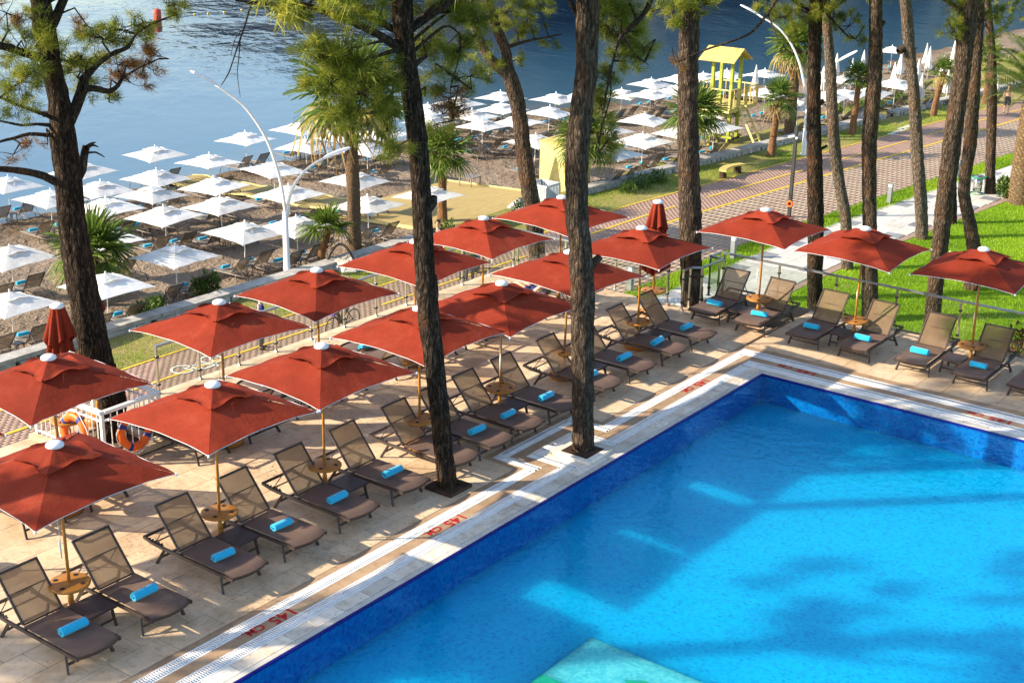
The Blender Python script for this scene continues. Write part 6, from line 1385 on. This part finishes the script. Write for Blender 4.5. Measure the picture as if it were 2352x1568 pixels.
def person(label, base, rz, J, clothes, hairlen=.0, tilt=None):
    t = thing('person', label, 'person', base, rz); V, E, Rd, ix = [], [], [], {}
    def jn(n, r_):
        if n not in ix: ix[n] = len(V); V.append(J[n]); Rd.append(r_)
        return ix[n]
    def lk(seq):
        for (a, ra), (c, rc) in zip(seq[:-1], seq[1:]): E.append((jn(a, ra), jn(c, rc)))
    lk([('pelvis', (.15, .105)), ('waist', (.135, .095)), ('chest', (.165, .11)), ('neck0', .062), ('neck', .055), ('head0', (.066, .075)), ('head', (.078, .098)), ('top', (.06, .07))])
    for s in 'LR':
        lk([('chest', 0), ('sh'+s, .062), ('ua'+s, .048), ('el'+s, .038), ('wr'+s, .026), ('pa'+s, (.038, .02))]); lk([('pelvis', 0), ('hip'+s, .088), ('th'+s, .075), ('kn'+s, .054), ('ca'+s, .052), ('an'+s, .034), ('he'+s, .036), ('to'+s, .028)])
    # fingers: four of unequal length and a thumb at the side of the palm
    for s in 'LR':
        p, w_ = Vector(J['pa'+s]), Vector(J['wr'+s]); d = (p-w_).normalized(); sd = d.cross(Vector((0, 1, 0))).normalized() if abs(d.y) < .9 else Vector((1, 0, 0)); nr = sd.cross(d)
        for k, (o_f, ln) in enumerate(((-.027, .060), (-.009, .072), (.010, .068), (.028, .052))):
            a = p+sd*o_f+d*.02; i0 = len(V); V.extend([tuple(a), tuple(a+d*ln*.55+nr*.008), tuple(a+d*ln*.9+nr*.028)]); Rd.extend([.009, .0085, .007]); E.extend([(ix['pa'+s], i0), (i0, i0+1), (i0+1, i0+2)])
        a = w_.lerp(p, .45)+sd*(-.03); i0 = len(V); V.extend([tuple(a), tuple(a+d*.03-sd*.025), tuple(a+d*.06-sd*.028)]); Rd.extend([.011, .010, .008]); E.extend([(ix['wr'+s], i0), (i0, i0+1), (i0+1, i0+2)])
    body = skin_obj('body', V, E, Rd, 'skin', t)
    hd = Vector(J['head']); up = (Vector(J['top'])-hd).normalized(); fw = Vector(J.get('face', (0, -1, 0))); sd = fw.cross(up)
    b = MB(); b.lathe([(.004, -.03), (.018, -.022), (.012, .02), (.004, .035)], 8); b.v = [tuple(hd+fw*(.098+.01*(1-abs(z)*20))+sd*x+up*(z-.012)+fw*y*.6) for x, y, z in b.v]; b.build('nose', 'skin', t, True)
    for s in (-1, 1):
        b = MB(); b.lathe([(.001, -.008), (.012, 0), (.001, .008)], 8); b.v = [tuple(hd+fw*(.083+y)+sd*(s*.032+x)+up*(.018+z)) for x, y, z in b.v]; b.build('eye', 'hair', t)
        b = MB(); b.lathe([(.001, -.03), (.018, 0), (.001, .03)], 8); b.v = [tuple(hd+fw*(y*.5-.005)+sd*(s*.083+x*.5)+up*z) for x, y, z in b.v]; b.build('ear', 'skin', t)
    b = MB(); b.lathe([(.001, -.006), (.025, 0), (.001, .006)], 8); b.v = [tuple(hd+fw*(.083+y*.3)+sd*x+up*(-.055+z)) for x, y, z in b.v]; b.build('mouth', 'terracotta', t)
    b = MB(); pr = []
    for i in range(7):
        el = R(90-17*i)
        for j in range(14):
            a = 2*PI*j/14; c = math.cos(a); lim = 1.0
            if i >= 4 and c > .35: lim = 0.80
            pr.append(tuple(hd+up*(.012+.115*math.sin(el)*(1 if i < 4 else 1))+(fw*(c*.104-.010)+sd*math.sin(a)*.092)*math.cos(el)*lim))
    b.add(pr, [(i*14+j, i*14+(j+1) % 14, (i+1)*14+(j+1) % 14, (i+1)*14+j) for i in range(6) for j in range(14)]); b.build('hair', 'hair', t, True)
    for nm, mat, seqs in clothes:
        V, E, Rd, ix2 = [], [], [], {}
        for seq in seqs:
            for (a, ra), (c, rc) in zip(seq[:-1], seq[1:]):
                for n_, r_ in ((a, ra), (c, rc)):
                    if n_ not in ix2: ix2[n_] = len(V); V.append(J[n_]); Rd.append(r_)
                E.append((ix2[a], ix2[c]))
        skin_obj(nm, V, E, Rd, mat, t)
    return t
def stand(step=.0, arm=.12, bend=0.0):
    J = dict(pelvis=(0, 0, .95), waist=(0, 0, 1.10), chest=(0, .01, 1.30), neck0=(0, .01, 1.44), neck=(0, 0, 1.50), head0=(0, -.01, 1.56), head=(0, -.015, 1.645), top=(0, -.01, 1.735))
    for s, k in (('L', 1), ('R', -1)):
        st = step*k; J['sh'+s] = (k*.18, .0, 1.39); J['ua'+s] = (k*.225, .03*(-k)*step*4, 1.22); J['el'+s] = (k*.245, -.10*k*step*2+.02, 1.08); J['wr'+s] = (k*.235, -.08-.25*k*step-bend*.12, .87+bend*.28); J['pa'+s] = (k*.23, -.11-.3*k*step-bend*.14, .80+bend*.30)
        J['hip'+s] = (k*.095, 0, .90); J['th'+s] = (k*.105, -st*.45, .68); J['kn'+s] = (k*.105, -st*.95-.02, .49); J['ca'+s] = (k*.105, -st*1.0+.02, .33); J['an'+s] = (k*.105, -st*1.25+.03, .085); J['he'+s] = (k*.105, -st*1.25+.04, .035); J['to'+s] = (k*.12, -st*1.25-.13, .03)
    return J
TRO = lambda m: ('trousers', m, [[('pelvis', (.165, .12)), ('waist', (.145, .11))]]+[[('pelvis', 0), ('hip'+s, .105), ('th'+s, .09), ('kn'+s, .072), ('ca'+s, .068), ('an'+s, .055)] for s in 'LR'])
SHI = lambda m, slv=3: ('shirt', m, [[('waist', (.155, .115)), ('chest', (.18, .125)), ('neck0', .07)]]+[[('chest', 0), ('sh'+s, .075), ('ua'+s, .062), ('el'+s, .05), ('wr'+s, .036)][:slv+2] for s in 'LR'])
SHO = lambda m: [('shoe', m, [[('an'+s, .045), ('he'+s, .048), ('to'+s, .040)]]) for s in 'LR']
SHORTS = lambda m: ('shorts', m, [[('pelvis', (.17, .125)), ('waist', (.145, .11))]]+[[('pelvis', 0), ('hip'+s, .11), ('th'+s, .105), ('kn'+s, .085)] for s in 'LR'])
p = G(2310, 262, ZG); person('bare-chested man in dark grey shorts walking on the far promenade', (p[0], p[1], ZG), .35, stand(.14, .1, .8), [SHORTS('grey_cloth')]+SHO('black_cloth'))
p = G(1006, 620, ZG); pm_ = person('man in black long-sleeved top standing behind the red parasols', (p[0], p[1], ZG+.02), .5, stand(.03), [SHI('black_cloth'), TRO('black_cloth')]+SHO('black_cloth')); pm_.scale = (1.06,)*3
p = G(1079, 650, ZG); person('person in dark trousers beside the scooter, seen through the glass', (p[0], p[1], ZG+.02), 1.2, stand(.04), [SHI('grey_cloth'), TRO('grey_cloth')]+SHO('black_cloth'))
p = G(603, 802, ZG); person('person in navy shirt on the promenade, behind two red parasols', (p[0], p[1], ZG+.02), 2.6, stand(.04), [SHI('navy_cloth', 1), TRO('grey_cloth')]+SHO('black_cloth'))
# wheel helper
def wheel(t, c, r_, tyre=.03, spokes=10, mat='rubber'):
    b = MB(); b.tube([(c[0], c[1]+r_*math.cos(a), c[2]+r_*math.sin(a)) for a in np.linspace(0, 2*PI, 25)], tyre, 7, False); o = b.build('wheel', mat, t, True)
    b = MB()
    for k in range(spokes): a = k*2*PI/spokes; b.tube([c, (c[0], c[1]+r_*math.cos(a), c[2]+r_*math.sin(a))], .006 if tyre < .03 else .016, 4)
    b.build('spokes', 'steel', o); return o
p = (G(751, 779, ZG)+G(824, 756, ZG))/2; bk = thing('bicycle', 'city bicycle with purple bag on the bars, seen through the glass balustrade', 'bicycle', (p[0], p[1], ZG+.02), .1)
wheel(bk, (0, -.53, .34), .33, .02, 14); wheel(bk, (0, .53, .34), .33, .02, 14)
b = MB()
for a, c in (((0, -.53, .34), (0, -.40, .80)), ((0, -.42, .72), (0, .02, .30)), ((0, -.40, .78), (0, .16, .78)), ((0, .02, .30), (0, .20, .88)), ((0, .02, .30), (0, .53, .34)), ((0, .18, .76), (0, .53, .34))): b.tube([a, c], .018, 7)
b.build('frame', 'black_metal', bk, True); b = MB(); b.tube([(-.28, -.30, 1.02), (-.1, -.42, 1.03), (.1, -.42, 1.03), (.28, -.30, 1.02)], .014, 6); b.tube([(0, -.40, .78), (0, -.42, 1.03)], .016, 6); b.build('handlebar', 'steel', bk, True)
b = MB(); b.lathe([(.02, -.04), (.10, -.02), (.10, .02), (.02, .05)], 12, (0, .22, .92)); b.v = [(x*.8, .22+(y-.22)*1.4, z) for x, y, z in b.v]; b.build('saddle', 'rubber', bk, True)
b = MB(); b.box((0, -.56, .86), (.24, .16, .18)); b.build('front_bag', 'purple_cloth', bk); b = MB(); b.lathe([(.02, -.01), (.09, -.01), (.09, .01), (.02, .01)], 12, (0, 0, 0)); b.v = [(z+.02, .02+y, .30+x) for x, y, z in b.v]; b.build('crank', 'steel', bk)
Jr = dict(pelvis=(0, .20, 1.0), waist=(0, .12, 1.14), chest=(0, -.03, 1.32), neck0=(0, -.10, 1.44), neck=(0, -.13, 1.50), head0=(0, -.16, 1.55), head=(0, -.18, 1.64), top=(0, -.18, 1.73))
for s, k in (('L', 1), ('R', -1)):
    Jr.update({'sh'+s: (k*.18, -.06, 1.40), 'ua'+s: (k*.22, -.16, 1.28), 'el'+s: (k*.25, -.22, 1.16), 'wr'+s: (k*.27, -.29, 1.06), 'pa'+s: (k*.27, -.33, 1.04), 'hip'+s: (k*.09, .16, .96), 'th'+s: (k*.11, -.03, .86-.1*k), 'kn'+s: (k*.11, -.18, .74-.14*k), 'ca'+s: (k*.11, -.10, .52-.12*k), 'an'+s: (k*.10, .06, .30-.10*k), 'he'+s: (k*.10, .08, .26-.10*k), 'to'+s: (k*.11, -.08, .25-.10*k)})
person('cyclist in dark clothes riding past behind the glass balustrade', (p[0], p[1], ZG+.02), .1, Jr, [SHI('grey_cloth', 1), TRO('black_cloth')]+SHO('black_cloth'))
p = (G(1055, 640, ZG)+G(1103, 632, ZG))/2; mo = thing('motor_scooter', 'blue and black motor scooter parked on promenade behind the red parasols', 'scooter', (p[0], p[1], ZG+.02), .25)
wheel(mo, (0, -.58, .26), .20, .065, 6); wheel(mo, (0, .58, .26), .20, .065, 6)
b = MB(); b.add([(-.1, -.15, .28), (.1, -.15, .28), (.1, .62, .40), (-.1, .62, .40), (-.13, -.15, .40), (.13, -.15, .40), (.13, .70, .78), (-.13, .70, .78), (-.13, .15, .72), (.13, .15, .72)], [(0, 3, 2, 1), (0, 1, 5, 4), (1, 2, 6, 9, 5), (0, 4, 8, 7, 3), (4, 5, 9, 8), (8, 9, 6, 7), (2, 3, 7, 6)]); b.build('body', 'motor_blue', mo)
b = MB(); b.box((0, .40, .80), (.25, .62, .08), 0, .04); b.build('seat', 'rubber', mo); b = MB(); b.add([(-.14, -.36, .42), (.14, -.36, .42), (.17, -.42, .92), (-.17, -.42, .92), (-.12, -.50, .42), (.12, -.50, .42), (.12, -.52, .95), (-.12, -.52, .95)], [(0, 1, 2, 3), (5, 4, 7, 6), (0, 4, 5, 1), (1, 5, 6, 2), (2, 6, 7, 3), (3, 7, 4, 0)]); b.build('front_shield', 'motor_blue', mo)
b = MB(); b.tube([(0, -.58, .26), (0, -.46, .98)], .03, 8); b.tube([(-.32, -.36, 1.02), (0, -.46, 1.0), (.32, -.36, 1.02)], .018, 6); b.build('handlebar', 'black_metal', mo, True); b = MB(); b.lathe([(.02, -.03), (.07, 0), (.02, .03)], 10, (0, -.54, .88)); b.build('headlight', 'white_trim', mo, True)
b = MB(); b.box((0, .10, .30), (.26, .5, .05)); b.build('foot_board', 'rubber', mo); b = MB(); b.add([(-.09, -.80, .42), (.09, -.80, .42), (.09, -.40, .52), (-.09, -.40, .52), (-.09, -.62, .52), (.09, -.62, .52)], [(0, 1, 5, 4), (4, 5, 2, 3)]); b.build('mudguard', 'motor_blue', mo)
# sunbather on the last seaward sunbed, striped towel
bp_ = bpos[5]; sb = (bp_[0]-.35, bp_[1]-.62, .345)
Jl = dict(pelvis=(.10, 0, .12), waist=(.25, 0, .20), chest=(.40, 0, .36), neck0=(.50, 0, .48), neck=(.54, 0, .53), head0=(.575, 0, .57), head=(.63, 0, .64), top=(.68, 0, .70), face=(-.7, 0, .7))
for s, k in (('L', 1), ('R', -1)): Jl.update({'sh'+s: (.46, k*.18, .42), 'ua'+s: (.34, k*.24, .30), 'el'+s: (.24, k*.27, .18), 'wr'+s: (.04, k*.24, .12), 'pa'+s: (-.03, k*.23, .10), 'hip'+s: (.03, k*.09, .11), 'th'+s: (-.16, k*.10, .22), 'kn'+s: (-.34, k*.11, .30), 'ca'+s: (-.46, k*.11, .20), 'an'+s: (-.62, k*.11, .07), 'he'+s: (-.64, k*.11, .04), 'to'+s: (-.72, k*.12, .13)})
person('sunbather lying on a seaward sunbed, mostly hidden under red parasol', sb, 0, Jl, [('shorts', 'navy_cloth', [[('pelvis', .14), ('waist', .12)], [('pelvis', 0), ('hipL', .10), ('thL', .085)], [('pelvis', 0), ('hipR', .10), ('thR', .085)]])])
b = MB(); vs_ = []
for i in range(9):
    for j in range(7): vs_.append((sb[0]-.05+.55*i/8, sb[1]-.36+.72*j/6, .40+.10*math.sin(PI*j/6)+.04*math.sin(i*1.3)+.18*i/8*math.sin(PI*j/6)))
b.add(vs_, [(i*7+j, (i+1)*7+j, (i+1)*7+j+1, i*7+j+1) for i in range(8) for j in range(6)]); tag(b.build('striped_towel', 'striped_cloth', None, True), 'blue and white striped towel over the sunbather under red parasol', 'towel')
